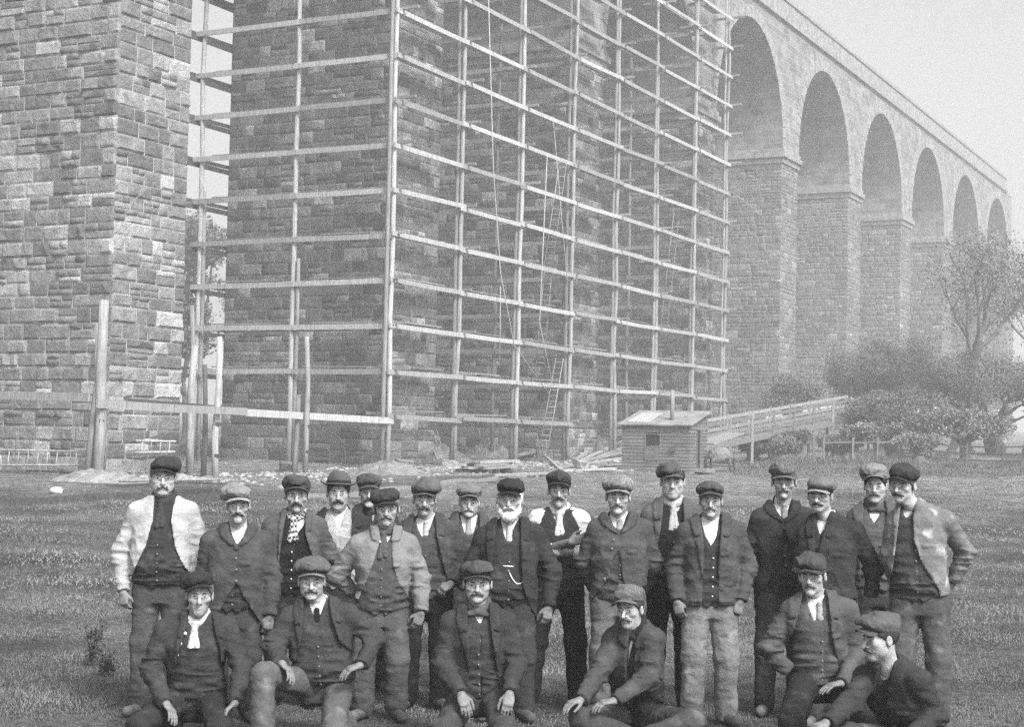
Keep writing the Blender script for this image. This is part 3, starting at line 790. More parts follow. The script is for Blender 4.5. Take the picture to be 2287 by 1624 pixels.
tree('tree', tp(440, 125), 17.5, 5.0, 'leafy tree seen through the gap between two piers', n=9000, leaf=0.17, trunk=0.35, seed=5)
tree('tree', tp(500, 140), 19, 6.0, 'larger pale tree behind the one in the gap', n=9000, leaf=0.18, trunk=0.4, mat=LEAF_P, seed=6)
tree('tree', tp(415, 110), 10, 4.0, 'low dark tree close behind the gap', n=8000, leaf=0.15, trunk=0.3, seed=7)
BUSH = [(1795, 96, 4.6, 3.0, 0), (1870, 102, 6.0, 3.6, 1), (1965, 100, 6.4, 3.8, 0), (2040, 100, 7.4, 4.2, 1), (2120, 96, 6.2, 3.8, 0), (2230, 95, 6.0, 4.0, 1), (2300, 90, 5.2, 3.4, 0), (2000, 84, 3.6, 2.6, 0), (2080, 83, 3.4, 2.4, 0), (1985, 86, 3.2, 2.2, 0), (1860, 80, 1.3, 1.4, 1), (1790, 79, 1.6, 1.5, 0), (1720, 78, 1.3, 1.3, 1), (1680, 80, 1.2, 1.2, 0)]
BLAB = ['dark thorn bush behind the top of the gangway', 'pale loose bush between gangway top and dark bushes', 'large dark bush rising behind the gangway end', 'tallest pale bush left of the thin tree', 'dark bush round the foot of the thin tree', 'pale bush behind the white hawthorn', 'dark bush at the far end of the field fence',
        'dark shrub just behind the open rail fence', 'dark shrub between rail fence and hawthorn', 'dark shrub under the gangway end', 'pale low shrub before the gangway posts', 'small dark shrub growing below the gangway middle', 'small pale shrub by the gangway foot', 'smallest dark shrub beside the hooped frame']
for i, (px, d, h, r, t) in enumerate(BUSH):
    tree('bush', tp(px, d), h, r, BLAB[i], 'bush', int(6000 + 1500 * h), 0.07, 0.08, [LEAF, LEAF_P][t], 20 + i, 'bushes on the bank', low=0.16)
tree('hawthorn', tp(2165, 78), 2.6, 2.6, 'hawthorn bush covered with white blossom', 'bush', 6000, 0.08, 0.08, LEAF, 50, blossom=900, low=0.15)
tree('hawthorn', tp(1965, 78.5), 2.0, 1.5, 'small pale thorn bush behind the fence gap', 'bush', 3000, 0.08, 0.06, LEAF_P, 51, blossom=150, low=0.15)
tree('bramble', tp(2060, 74), 1.5, 1.4, 'light bramble growing over the field fence', 'bush', 3500, 0.07, 0.05, LEAF_P, 52, low=0.15)

# ------------------------------------------------------------------ grass
def grass(name, n, fx, lab, hmin, hmax, seed, wide=0.004):
    rr = np.random.default_rng(seed)
    y = fx(rr, n); x = y * rr.uniform(-0.36, 0.36, n)
    z = ground_z(x, y)
    pat = 0.5 + 0.5 * np.sin(x * 1.7 + 1.3 * np.sin(y * 1.1)) * np.sin(y * 1.9 + x)
    h = rr.uniform(hmin, hmax, n) * (0.4 + 0.8 * pat + 0.3 * rr.random(n))
    h = np.where((y > 38) & (x < 9) & (rr.random(n) < 0.8), 0.002, h)
    an = rr.uniform(0, 2 * math.pi, n); ln = rr.normal(0, 0.6, (n, 2)) * h[:, None]
    w = wide * (y / 10) * rr.uniform(0.7, 1.4, n)
    dx, dy = np.cos(an) * w, np.sin(an) * w
    b0 = np.stack([x - dx, y - dy, z - 0.01], 1); b1 = np.stack([x + dx, y + dy, z - 0.01], 1)
    t = np.stack([x + ln[:, 0], y + ln[:, 1], z + h], 1)
    V = np.stack([b0, b1, t], 1).reshape(-1, 3)
    me = mesh_np(name, V, np.arange(3 * n).reshape(-1, 3), False)
    return tag(link(name, me, GRASSM), lab, 'grass', kind='stuff')
GRASSM = mat_noise('grass_blades', 0.04, 0.27, 0.55, 6, 0.85, 0.0, 0.01)
grass('grass', 230000, lambda r, n: 8.4 + 10 * r.random(n) ** 1.4, 'short rough grass of the field', 0.010, 0.032, 1, 0.0028)
grass('distant_grass', 150000, lambda r, n: 17 + 60 * r.random(n) ** 1.2, 'short rough grass stretching back to the viaduct', 0.02, 0.05, 2, 0.0036)
def rough(n, seed):
    rr = np.random.default_rng(seed); t = rr.random(n); px = 1640 + 700 * rr.random(n); y = 63 + 16 * t
    x = (px - PW / 2) / FPX * y; z = ground_z(x, y)
    cl = 0.5 + 0.5 * np.sin(x * 1.1 + 2 * np.sin(y * 0.7)) * np.sin(y * 0.9 + 0.6 * x)
    h = (0.06 + 0.5 * cl ** 2 * np.clip((y - 64) / 8, 0.1, 1)) * rr.uniform(0.5, 1.2, n)
    an = rr.uniform(0, 6.28, n); w = 0.03 * rr.uniform(0.6, 1.5, n); ln = rr.normal(0, 0.5, (n, 2)) * h[:, None]
    dx, dy = np.cos(an) * w, np.sin(an) * w
    V = np.stack([np.stack([x - dx, y - dy, z - .02], 1), np.stack([x + dx, y + dy, z - .02], 1), np.stack([x + ln[:, 0], y + ln[:, 1], z + h], 1)], 1).reshape(-1, 3)
    tag(link('rough_herbage', mesh_np('rough_herbage', V, np.arange(3 * n).reshape(-1, 3), False), LEAF), 'long rough herbage on the bank before the fence', 'grass', kind='stuff')
rough(40000, 9)
# weeds at the left
WEEDM = mat_noise('weed_leaf', 0.02, 0.06, 3, 4, 0.85, 0.0, 0.01)
def weed(px, py, h, n, lab, seed):
    c = gp(px, py); rr = np.random.default_rng(seed); root = empty('weed', c, lab, 'plant', 'weeds in the grass')
    mb = MB(); C = []
    for k in range(n):
        a = rr.uniform(0, 6.28); q = np.array([math.cos(a) * rr.uniform(.01, .10), math.sin(a) * rr.uniform(.01, .08), h * rr.uniform(0.6, 1.0)])
        mb.tube([np.zeros(3), q * 0.5 + rr.normal(0, .01, 3), q], [0.006, 0.005, 0.003], 5, False)
        for t in rr.uniform(0.15, 1, 40): C.append(q * t + rr.normal(0, 0.03, 3))
    mb.build('stem', WOOD_D, root); V, Q = leaves(np.array(C), 0.018, rr); link('leaves', mesh_np('leaves', V, Q, False), WEEDM, root)
weed(205, 1492, 0.44, 6, 'tall dark weed standing in the grass beside the pale-jacketed man', 3)
weed(235, 1512, 0.22, 6, 'low leafy weed at the foot of the tall one', 4)

# ------------------------------------------------------------------ haze
def haze(lo, hi, dens):
    mb = MB(); mb.box(lo, hi); m = bpy.data.materials.new('haze_air'); m.use_nodes = True
    N = m.node_tree.nodes; N.remove(N['Principled BSDF']); v = N.new('ShaderNodeVolumePrincipled')
    v.inputs['Color'].default_value = g(0.84); v.inputs['Density'].default_value = dens; v.inputs['Anisotropy'].default_value = 0.2
    m.node_tree.links.new(v.outputs[0], N['Material Output'].inputs['Volume'])
    o = mb.build('haze', m); tag(o, 'pale smoky haze filling the valley', 'haze', kind='stuff'); return o
haze((-950, -40, -3), (950, 1600, 45), 0.0027)
# ------------------------------------------------------------------ people: signed distance shapes meshed with surface nets
_lat = np.random.default_rng(3).random((32, 32, 32)).astype(np.float32)
def vnoise(P, s, off=0.0):
    q = P * s + off; i = np.floor(q).astype(np.int32); f = (q - i).astype(np.float32); f = f * f * (3 - 2 * f)
    i &= 31; j = (i + 1) & 31
    x, y, z = f[:, 0], f[:, 1], f[:, 2]
    L = _lat
    c00 = L[i[:, 0], i[:, 1], i[:, 2]] * (1 - x) + L[j[:, 0], i[:, 1], i[:, 2]] * x
    c10 = L[i[:, 0], j[:, 1], i[:, 2]] * (1 - x) + L[j[:, 0], j[:, 1], i[:, 2]] * x
    c01 = L[i[:, 0], i[:, 1], j[:, 2]] * (1 - x) + L[j[:, 0], i[:, 1], j[:, 2]] * x
    c11 = L[i[:, 0], j[:, 1], j[:, 2]] * (1 - x) + L[j[:, 0], j[:, 1], j[:, 2]] * x
    return (c00 * (1 - y) + c10 * y) * (1 - z) + (c01 * (1 - y) + c11 * y) * z

def smin(a, b, k):
    h = np.clip(0.5 + 0.5 * (b - a) / k, 0, 1)
    return b * (1 - h) + a * h - k * h * (1 - h)
def smax(a, b, k): return -smin(-a, -b, k)
def cap(P, a, b, ra, rb=None):
    rb = ra if rb is None else rb
    a = np.asarray(a, np.float32); b = np.asarray(b, np.float32); ba = b - a
    pa = P - a; h = np.clip(pa @ ba / max(float(ba @ ba), 1e-9), 0, 1)
    return np.linalg.norm(pa - h[:, None] * ba, axis=1) - (ra + (rb - ra) * h)
def ell(P, c, r):
    p = P - np.asarray(c, np.float32); r = np.asarray(r, np.float32)
    k0 = np.linalg.norm(p / r, axis=1); k1 = np.linalg.norm(p / (r * r), axis=1)
    return k0 * (k0 - 1) / np.maximum(k1, 1e-6)
def sst(x, a, b):
    t = np.clip((x - a) / (b - a), 0, 1); return t * t * (3 - 2 * t)

EDG = [(0, 1), (2, 3), (4, 5), (6, 7), (0, 2), (1, 3), (4, 6), (5, 7), (0, 4), (1, 5), (2, 6), (3, 7)]
OFF = np.array([[i, j, k] for i in (0, 1) for j in (0, 1) for k in (0, 1)])   # bit order x,y,z
def surf(fn, lo, hi, vox):
    """surface-nets mesh of fn<0 in a box; returns vertices and quads"""
    B = 6
    lo = np.asarray(lo, float); hi = np.asarray(hi, float)
    nb = np.ceil((hi - lo) / (vox * B)).astype(int) + 1
    n = nb * B
    bc = np.stack(np.meshgrid(*[np.arange(k) for k in nb], indexing='ij'), -1).reshape(-1, 3)
    cd = fn((lo + (bc * B + (B - 1) / 2) * vox).astype(np.float32))
    act = np.abs(cd) < vox * B * 1.35 + 0.012
    D = np.empty(tuple(n), np.float32).reshape(nb[0], B, nb[1], B, nb[2], B)
    D = D.transpose(0, 2, 4, 1, 3, 5).reshape(-1, B * B * B)
    D = np.repeat(cd[:, None].astype(np.float32), B * B * B, axis=1)
    ai = np.nonzero(act)[0]
    if len(ai) == 0: return np.zeros((0, 3)), np.zeros((0, 4), int)
    loc = np.stack(np.meshgrid(*[np.arange(B)] * 3, indexing='ij'), -1).reshape(-1, 3)
    pts = (bc[ai][:, None, :] * B + loc[None]).reshape(-1, 3)
    D[ai] = fn((lo + pts * vox).astype(np.float32)).reshape(len(ai), -1)
    D = D.reshape(nb[0], nb[1], nb[2], B, B, B).transpose(0, 3, 1, 4, 2, 5).reshape(tuple(n))
    D[0] = D[-1] = 1; D[:, 0] = D[:, -1] = 1; D[:, :, 0] = D[:, :, -1] = 1
    S = D < 0
    cnt = np.zeros(tuple(n - 1), np.int8)
    for o in OFF:
        cnt += S[o[0]:n[0] - 1 + o[0], o[1]:n[1] - 1 + o[1], o[2]:n[2] - 1 + o[2]]
    cells = np.argwhere((cnt > 0) & (cnt < 8))
    if len(cells) == 0: return np.zeros((0, 3)), np.zeros((0, 4), int)
    idx = np.full(tuple(n - 1), -1, np.int32); idx[cells[:, 0], cells[:, 1], cells[:, 2]] = np.arange(len(cells))
    cv = np.stack([D[cells[:, 0] + o[0], cells[:, 1] + o[1], cells[:, 2] + o[2]] for o in OFF], 1)
    acc = np.zeros((len(cells), 3)); num = np.zeros(len(cells))
    for a, b in EDG:
        da, db = cv[:, a], cv[:, b]; m = (da < 0) != (db < 0)
        t = np.where(m, da / np.where(m, da - db, 1), 0)
        p = OFF[a] + t[:, None] * (OFF[b] - OFF[a])
        acc += p * m[:, None]; num += m
    V = lo + (cells + acc / num[:, None]) * vox
    Q = []
    for ax in range(3):
        o = np.eye(3, dtype=int)[ax]
        u, v = [(1, 2), (2, 0), (0, 1)][ax]
        s0 = S[:n[0] - o[0], :n[1] - o[1], :n[2] - o[2]]; s1 = S[o[0]:, o[1]:, o[2]:]
        e = np.argwhere(s0 != s1)
        ok = (e[:, u] > 0) & (e[:, v] > 0) & (e[:, u] < n[u] - 1) & (e[:, v] < n[v] - 1); e = e[ok]
        fl = S[e[:, 0], e[:, 1], e[:, 2]]
        def I(du, dv):
            c = e.copy(); c[:, u] -= du; c[:, v] -= dv; return idx[c[:, 0], c[:, 1], c[:, 2]]
        q = np.stack([I(1, 1), I(0, 1), I(0, 0), I(1, 0)], 1)
        q[~fl] = q[~fl][:, ::-1]
        Q.append(q)
    return V, np.concatenate(Q)

# ---- cloth, skin and hair
def fabric(tone, var=0.35, pattern=None, dirt=0.0, rough=0.95):
    tone = tone * (0.66 if tone < 0.15 else 0.82)
    key = ('fab', round(tone, 4), var, pattern, dirt)
    if key in _cache: return _cache[key]
    m, N, L, b = new_mat('cloth', rough, 0.12)
    big = noise_node(N, L, 5.0, 5); fine = noise_node(N, L, 70.0, 4); mid = noise_node(N, L, 20.0, 4, stretch=(1, 1, 1.2))
    s = math_node(N, L, 'MULTIPLY_ADD', big.outputs[0], 0.6)
    s.node.inputs[2].default_value = 0.0
    s2 = math_node(N, L, 'MULTIPLY_ADD', fine.outputs[0], 0.4); L.new(s, s2.node.inputs[2])
    st = [(0.32, tone * (1 - var)), (0.68, tone * (1 + var))]
    r = ramp(N, L, s2, st); out = r.outputs[0]
    if pattern in ('stripe', 'check'):
        tc = N.new('ShaderNodeTexCoord'); mp = N.new('ShaderNodeMapping')
        mp.inputs['Rotation'].default_value = (0.3, 0.2, 0.5 if pattern == 'stripe' else 0.8)
        L.new(tc.outputs['Object'], mp.inputs[0])
        if pattern == 'stripe':
            wv = N.new('ShaderNodeTexWave'); wv.inputs['Scale'].default_value = 40; wv.inputs['Distortion'].default_value = 6
            L.new(mp.outputs[0], wv.inputs[0]); f = wv.outputs['Fac']; lo = 0.5
        else:
            wv = N.new('ShaderNodeTexChecker'); wv.inputs['Scale'].default_value = 48
            L.new(mp.outputs[0], wv.inputs[0]); f = wv.outputs['Fac']; lo = 0.12
        k = ramp(N, L, f, [(0.35, lo), (0.65, 1.0)])
        mx = N.new('ShaderNodeMix'); mx.data_type = 'RGBA'; mx.blend_type = 'MULTIPLY'; mx.inputs[0].default_value = 1.0
        L.new(out, mx.inputs[6]); L.new(k.outputs[0], mx.inputs[7]); out = mx.outputs[2]
    if dirt:
        dn = noise_node(N, L, 9.0, 6); dr = ramp(N, L, dn.outputs[0], [(0.56, 0), (0.74, dirt)])
        mx = N.new('ShaderNodeMix'); mx.data_type = 'RGBA'; L.new(dr.outputs[0], mx.inputs[0])
        L.new(out, mx.inputs[6]); mx.inputs[7].default_value = g(min(0.5, tone * 3 + 0.08)); out = mx.outputs[2]
    L.new(out, b.inputs['Base Color'])
    hs = math_node(N, L, 'MULTIPLY_ADD', fine.outputs[0], 0.25); L.new(mid.outputs[0], hs.node.inputs[2])
    rd = noise_node(N, L, 6.0, 3, stretch=(1.0, 1.0, 0.9)); rd.noise_type = 'RIDGED_MULTIFRACTAL'
    dst = noise_node(N, L, 3.0, 2); mxv = N.new('ShaderNodeVectorMath'); mxv.operation = 'MULTIPLY_ADD'
    mxv.inputs[1].default_value = (0.35, 0.35, 0.35); L.new(dst.outputs['Color'], mxv.inputs[0])
    src = rd.inputs['Vector'].links[0].from_socket; L.new(src, mxv.inputs[2]); L.new(mxv.outputs[0], rd.inputs['Vector'])
    h3 = math_node(N, L, 'MULTIPLY_ADD', rd.outputs[0], 0.5); L.new(hs, h3.node.inputs[2])
    bump(N, L, h3, 0.6, 0.016, b)
    _cache[key] = m; return m

def skin_mat(tone):
    key = ('skin', round(tone, 3))
    if key in _cache: return _cache[key]
    m, N, L, b = new_mat('skin', 0.6, 0.25)
    n = noise_node(N, L, 34.0, 7)
    r = ramp(N, L, n.outputs[0], [(0.32, tone * 0.74), (0.66, tone * 1.06)]); L.new(r.outputs[0], b.inputs['Base Color'])
    n2 = noise_node(N, L, 110.0, 4); bump(N, L, n2.outputs[0], 0.5, 0.006, b)
    _cache[key] = m; return m
def hair_mat(tone):
    return mat_noise('hair_%.3f' % tone, tone * 0.5, tone * 1.6, 60, 4, 0.7, 0.8, 0.006, 140, stretch=(1, 1, 0.35))
EYE_W = mat_noise('eye_white', 0.28, 0.38, 40, 2, 0.3, 0.0, 0.001, spec=0.5)
EYE_D = mat_noise('eye_iris', 0.015, 0.03, 40, 2, 0.25, 0.0, 0.001, spec=0.6)
BUTTON = mat_noise('button', 0.10, 0.22, 60, 2, 0.5, 0.0, 0.001)
BUTTON_L = mat_noise('button_pale', 0.45, 0.6, 60, 2, 0.5, 0.0, 0.001)
BOOT = mat_noise('boot_leather', 0.05, 0.13, 18, 5, 0.75, 0.5, 0.01)
METAL = mat_noise('chain_metal', 0.55, 0.7, 60, 2, 0.35, 0.0, 0.001, spec=0.7)

CROPS = {'A': 176.06, 'B': 572.2, 'C': 924.3, 'D': 1276.4, 'E': 1672.6}
KC, OYC = 0.39299, 985.9

def person(s):
    ox = CROPS[s['c']]; d = s['d']
    def W2(cx, cy, dy=0.0): return W(ox + KC * cx, OYC + KC * cy, d + dy)
    # ---- joints
    SL = W2(*s['sl']); SR = W2(*s['sr'])
    mid = (SL + SR) / 2
    org = np.array([mid[0], mid[1], 0.0]); org[2] = float(ground_z(org[0], org[1])) if d > 15 else 0.0
    Lc = lambda p: np.asarray(p, float) - org
    SL, SR = Lc(SL), Lc(SR); mid = (SL + SR) / 2
    hs = s.get('hs', 1.05)
    bd = s.get('b', 1.0)
    by = math.radians(s.get('by', 0))            # body turn: + to the viewer's right
    half = (SR[0] - SL[0]) / 2
    SL[1] -= 0.19 * math.sin(by); SR[1] += 0.19 * math.sin(by)
    hf = s['f']                                   # face: centre x, chin y
    hc = Lc(W2(hf[0], hf[1], s.get('hdy', -0.03))) + np.array([0, 0, 0.115 * hs])
    N = mid + np.array([0, 0.01, 0.082]); N[0] = 0.75 * N[0] + 0.25 * hc[0]
    stand = s.get('stand', True)
    stature = hc[2] + 0.115
    sc = stature / 1.72 if stand else 1.0
    if 'hip' in s:
        C = Lc(W2(*s['hip']))
    else:
        C = np.array([mid[0] * 1.0 + s.get('hx', 0.0), 0.02, mid[2] - 0.50 * sc])
    up = unit(N - C); xr = SR - SL; xr = unit(xr - up * (xr @ up)); bk = np.cross(up, xr)
    T = np.linalg.norm(N - C)
    AX = np.stack([xr, bk, up], 1).astype(np.float32)   # columns
    def tl(P): return (P - C.astype(np.float32)) @ AX
    def tw(u, v, w): return C + u * xr + v * bk + w * up
    bel = s.get('belly', 0.0)
    pw = np.array([-0.75, -0.40, -0.15, 0.0, 0.22, 0.45, 0.68, 0.86, 0.97, 1.06])
    px_ = np.array([0.185, 0.178, 0.172, 0.168, 0.152 + bel * 0.6, 0.16 + bel * 0.3, 0.172, 0.165, 0.10, 0.07]) * bd
    py_ = np.array([0.125, 0.122, 0.125, 0.122, 0.108 + bel, 0.116 + bel * 0.5, 0.122, 0.10, 0.075, 0.06]) * bd
    pc_ = np.array([0.02, 0.02, 0.015, 0.01, -0.005 - bel * 0.5, -0.01, -0.005, 0.005, 0.01, 0.01])
    def torso(P, grow, bot, top=1.04, flare=0.0):
        q = tl(P); w = q[:, 2] / T
        fl = flare * np.clip(0.25 - w, 0, 1)
        wx = np.interp(w, pw, px_) + grow + fl; wy = np.interp(w, pw, py_) + grow + fl
        yc = np.interp(w, pw, pc_)
        r = (np.abs(q[:, 0] / wx) ** 2.4 + np.abs((q[:, 1] - yc) / wy) ** 2.4) ** (1 / 2.4)
        dd = (r - 1) * np.minimum(wx, wy)
        return np.maximum(np.maximum(dd, (bot - w) * T), (w - top) * T), q
    # arms
    EL, ER = Lc(W2(*s['el'])), Lc(W2(*s['er']))
    WL, WR = Lc(W2(*s['wl'])), Lc(W2(*s['wr']))
    # legs
    hj = 0.093 * bd
    HL, HR = C - xr * hj, C + xr * hj
    if 'legs' in s:
        KL, KR, FL, FR = [np.asarray(p, float) for p in s['legs']]
        KL, KR, FL, FR = [np.array([p[0] + mid[0], p[1], p[2]]) for p in (KL, KR, FL, FR)]
    else:
        al = s.get('al', (-0.12, 0.0)); ar = s.get('ar', (0.12, 0.0))
        FL = np.array([C[0] + al[0], al[1], 0.09]); FR = np.array([C[0] + ar[0], ar[1], 0.09])
        KL = (HL + FL) / 2 + np.array([-0.01, -0.03, 0.0]); KR = (HR + FR) / 2 + np.array([0.01, -0.03, 0.0])
    root = empty('person', org, s['label'], 'person', 'workmen posed for the photograph')
    sd_ = s['seed']; offn = sd_ * 3.7
    fold = lambda P, sx, sz, o=0.0: (1 - np.abs(2 * vnoise(P * np.array([sx, sx, sz], np.float32) + np.float32(0.35) * P[:, [2, 0, 1]] * np.float32(sx), 1.0, offn + o) - 1)) ** 2.2
    def part(name, fn, lo, hi, vox, mat, parent=root):
        V, Q = surf(fn, lo, hi, vox)
        if len(Q) == 0: return None
        return link(name, mesh_np(name, V, Q), mat, parent)
    def bounds(pts, pad):
        a = np.array(pts); return a.min(0) - pad, a.max(0) + pad
    # ---- head frame
    yaw = math.radians(s.get('yaw', 0)); pit = math.radians(s.get('pit', 4)); til = math.radians(s.get('tilt', 0))
    tocam = unit(np.array([-(org[0] + hc[0]), -(org[1] + hc[1]), 0]))
    bk0 = -tocam; x0 = np.cross(bk0, (0, 0, 1)); x0 = unit(x0)
    bkh = bk0 * math.cos(yaw) - x0 * math.sin(yaw); xh = unit(np.cross(bkh, (0, 0, 1)))
    zh = np.array([0, 0, 1.0])
    zh, bkh = unit(zh * math.cos(pit) - bkh * math.sin(pit)), unit(bkh * math.cos(pit) + zh * math.sin(pit))
    zh, xh = unit(zh * math.cos(til) + xh * math.sin(til)), unit(xh * math.cos(til) - zh * math.sin(til))
    HA = np.stack([xh, bkh, zh], 1).astype(np.float32)
    hcf = hc.astype(np.float32)
    rf = np.random.default_rng(s['seed'] * 7 + 1)
    fl_ = rf.uniform(0.93, 1.07); es_ = rf.uniform(-0.002, 0.003); bh_ = rf.uniform(-0.004, 0.002); lid = rf.uniform(0.0, 0.0022)
    def hl(P):
        q = (P - hcf) @ HA / np.float32(hs); q[:, 2] = np.where(q[:, 2] < 0, q[:, 2] * fl_, q[:, 2]); return q.astype(np.float32)
    def hw(p): return hc + hs * (p[0] * xh + p[1] * bkh + (p[2] / fl_ if p[2] < 0 else p[2]) * zh)
    fw = s.get('fw', 1.03 + 0.07 * math.sin(s['seed'] * 2.3)); jw = s.get('jaw', 1.0 + 0.16 * math.sin(s['seed'] * 1.7)); nz = s.get('nose', 1.0 + math.sin(s['seed'] * 3.1))
    NL = hl(N[None].astype(np.float32))[0]
    def cran(q): return ell(q, (0, 0.018, 0.035), (0.0765 * fw, 0.098, 0.086))
    def headf(P):
        q = hl(P); m = np.abs(q[:, :1]); qm = np.concatenate([m, q[:, 1:]], 1)
        a = cran(q)
        a = smin(a, ell(q, (0, -0.022, -0.045), (0.061 * fw * jw, 0.066, 0.068)), 0.03)
        a = smin(a, ell(q, (0, -0.070 - 0.008 * math.sin(s['seed'] * 4.1), -0.094), (0.027 * jw, 0.022, 0.02)), 0.03)
        a = smin(a, ell(qm, (0.044 * fw, -0.055, -0.016), (0.022 + 0.004 * math.sin(s['seed'] * 2.9), 0.026, 0.02)), 0.02)
        a = smin(a, cap(qm, (0.010, -0.083, 0.027 + bh_), (0.045, -0.068, 0.027 + bh_), 0.0105, 0.009), 0.014)
        a = smax(a, -ell(qm, (0.032, -0.098, 0.008), (0.016, 0.0120, 0.0115)), 0.018)
        a = smin(a, cap(q, (0, -0.083, 0.016), (0, -0.106 - 0.006 * nz, -0.026), 0.0085, 0.0125), 0.009)
        a = smin(a, ell(qm, (0.0125, -0.095, -0.029), (0.009, 0.010, 0.008)), 0.007)
        a = smin(a, cap(qm, (0, -0.0885, -0.0535), (0.017, -0.083, -0.0545), 0.0055, 0.004), 0.006)
        a = smin(a, cap(qm, (0, -0.0875, -0.0645), (0.014, -0.083, -0.0635), 0.0065, 0.004), 0.007)
        a = smax(a, -cap(qm, (0, -0.097, -0.059), (0.021, -0.088, -0.0595), 0.0028), 0.004)
        a = smin(a, cap(qm, (0.017 + es_, -0.0830, 0.0152 - lid), (0.046 + es_, -0.0730, 0.0130 - lid), 0.0060), 0.012)   # upper lid
        a = smin(a, cap(qm, (0.017 + es_, -0.0805, -0.0014), (0.045 + es_, -0.0735, 0.0004), 0.0040), 0.014)   # lower lid
        e = ell(qm, (0.0785 * fw, 0.008, -0.004), (0.010, 0.019, 0.031))
        e = smax(e, -ell(qm, (0.089 * fw, 0.004, -0.002), (0.008, 0.010, 0.018)), 0.006)
        a = smin(a, e, 0.008)
        a = smin(a, cap(q, (0, 0.020, -0.045), NL + np.array([0, 0.0, -0.03]), 0.054, 0.060), 0.03)
        a = smin(a, cap(q, (0, -0.030, -0.105), NL + np.array([0, -0.035, 0.02]), 0.016, 0.02), 0.03)
        a = a + 0.0028 * np.exp(-((q[:, 1] + 0.085) / 0.03) ** 2) * (fold(q, 45, 120, 9.0) - 0.3) * (np.abs(q[:, 2] - 0.008) > 0.014)
        return a * hs
    lo, hi = hc - np.array([0.13, 0.16, 0.22]) * hs, hc + np.array([0.13, 0.16, 0.15]) * hs
    lo[2] = min(lo[2], N[2] - 0.03)
    Vs, Qs, Ms = [], [], []
    def addp(V, Q, m):
        n = sum(len(v) for v in Vs); Vs.append(V); Qs.append(Q + n); Ms.append(np.full(len(Q), m, np.int32))
    V, Q = surf(headf, lo, hi, 0.0052); addp(V, Q, 0)
    for sx in (-1, 1):
        V, Q = ball((0, 0, 0), 0.0108 * hs); V = V + hw((sx * (0.032 + es_), -0.0760, 0.0068)); addp(V, Q, 1)
        gz = s.get('gaze', 0.0)
        V, Q = ball((0, 0, 0), 0.0068 * hs); V = V + hw((sx * (0.032 + es_) + gz, -0.0818, 0.0068)); addp(V, Q, 2)
    # ---- hands
    sleeves_ = s.get('sleeves')
    def handf(Wp, fa, dr, nrm, side, curl, sp=0.0):
        dr = unit(dr); nrm = np.asarray(nrm, float); nrm = unit(nrm - dr * (nrm @ dr)); ac = np.cross(dr, nrm) * side   # ac: towards the thumb
        sgm = []
        for i, (o, ln) in enumerate(((0.026, 0.95), (0.009, 1.05), (-0.009, 1.0), (-0.026, 0.8))):
            p = Wp + dr * (0.088 - 0.004 * abs(i - 1.3)) + ac * o; th = 0.15 + 0.08 * i * curl
            for k, l in enumerate((0.042, 0.027, 0.021)):
                th += curl * (0.55 if k else 0.38)
                q = p + (dr * math.cos(th) + nrm * math.sin(th) + ac * (o * 0.06 / 0.026 * (1 + sp))) * l * ln
                sgm.append((p, q, 0.0093 - 0.0009 * k, 0.0087 - 0.0012 * k)); p = q
        p = Wp + dr * 0.03 + ac * 0.026 + nrm * 0.006
        q = p + (dr * 0.72 + ac * 0.62 + nrm * 0.25) * 0.040; r = q + (dr * 0.95 + ac * 0.12 + nrm * 0.35 * (1 + curl)) * 0.031; t = r + (dr * 0.9 - ac * 0.1 + nrm * 0.45) * 0.024
        sgm += [(p, q, 0.0135, 0.0115), (q, r, 0.0108, 0.0098), (r, t, 0.0096, 0.0078)]
        def fn(P):
            a = cap(P, Wp - fa * (0.22 if sleeves_ else 0.06), Wp + dr * 0.012, 0.038 if sleeves_ else 0.027, 0.026)
            R = np.stack([ac, nrm, dr], 1).astype(np.float32); q2 = (P - Wp.astype(np.float32)) @ R
            a = smin(a, ell(q2, (0, 0, 0.055), (0.040, 0.0165, 0.05)), 0.02)
            for j in range(4):
                o = (0.026, 0.009, -0.009, -0.026)[j]
                a = smin(a, cap(q2, (o * 0.6, -0.002, 0.03), (o, -0.002, 0.088), 0.011, 0.0105), 0.008)
            for (p, q, ra, rb) in sgm: a = smin(a, cap(P, p, q, ra, rb), 0.0035)
            return a
        lo2, hi2 = bounds([Wp - fa * (0.23 if sleeves_ else 0.07)] + [x for z in sgm for x in z[:2]], 0.045)
        return fn, lo2, hi2
    for key, Wp, El, side in (('l', WL, EL, 1), ('r', WR, ER, -1)):
        hd = s.get('h' + key)
        if hd is None: continue
        dr, nrm, curl = hd
        fn, a, b = handf(Wp, unit(Wp - El), dr, nrm, side * s.get('hside', 1), curl)
        V, Q = surf(fn, a, b, 0.0052); addp(V, Q, 3)
    # coarse body below the clothes
    def bodyf(P):
        a, _ = torso(P, -0.035, -0.12)
        for p, q, ra, rb in ((N, SL, .045, .045), (N, SR, .045, .045), (SL, EL, .042, .034), (EL, WL * .8 + EL * .2, .034, .024), (SR, ER, .042, .034), (ER, WR * .8 + ER * .2, .034, .024),
                             (HL, KL, .072, .05), (KL, FL, .048, .034), (HR, KR, .072, .05), (KR, FR, .048, .034), (N, hc - zh * 0.05, .045, .045)):
            a = smin(a, cap(P, p, q, ra, rb), 0.03)
        return a
    lo, hi = bounds([SL, SR, EL, ER, WL, WR, KL, KR, FL, FR, hc, C], 0.13)
    V, Q = surf(bodyf, lo, hi, 0.024); addp(V, Q, 0)
    me = mesh_np('body', np.concatenate(Vs), np.concatenate(Qs))
    sk = skin_mat(s.get('skin', 0.36))
    for m in (sk, EYE_W, EYE_D, skin_mat(s.get('skin', 0.36) * 0.52)): me.materials.append(m)
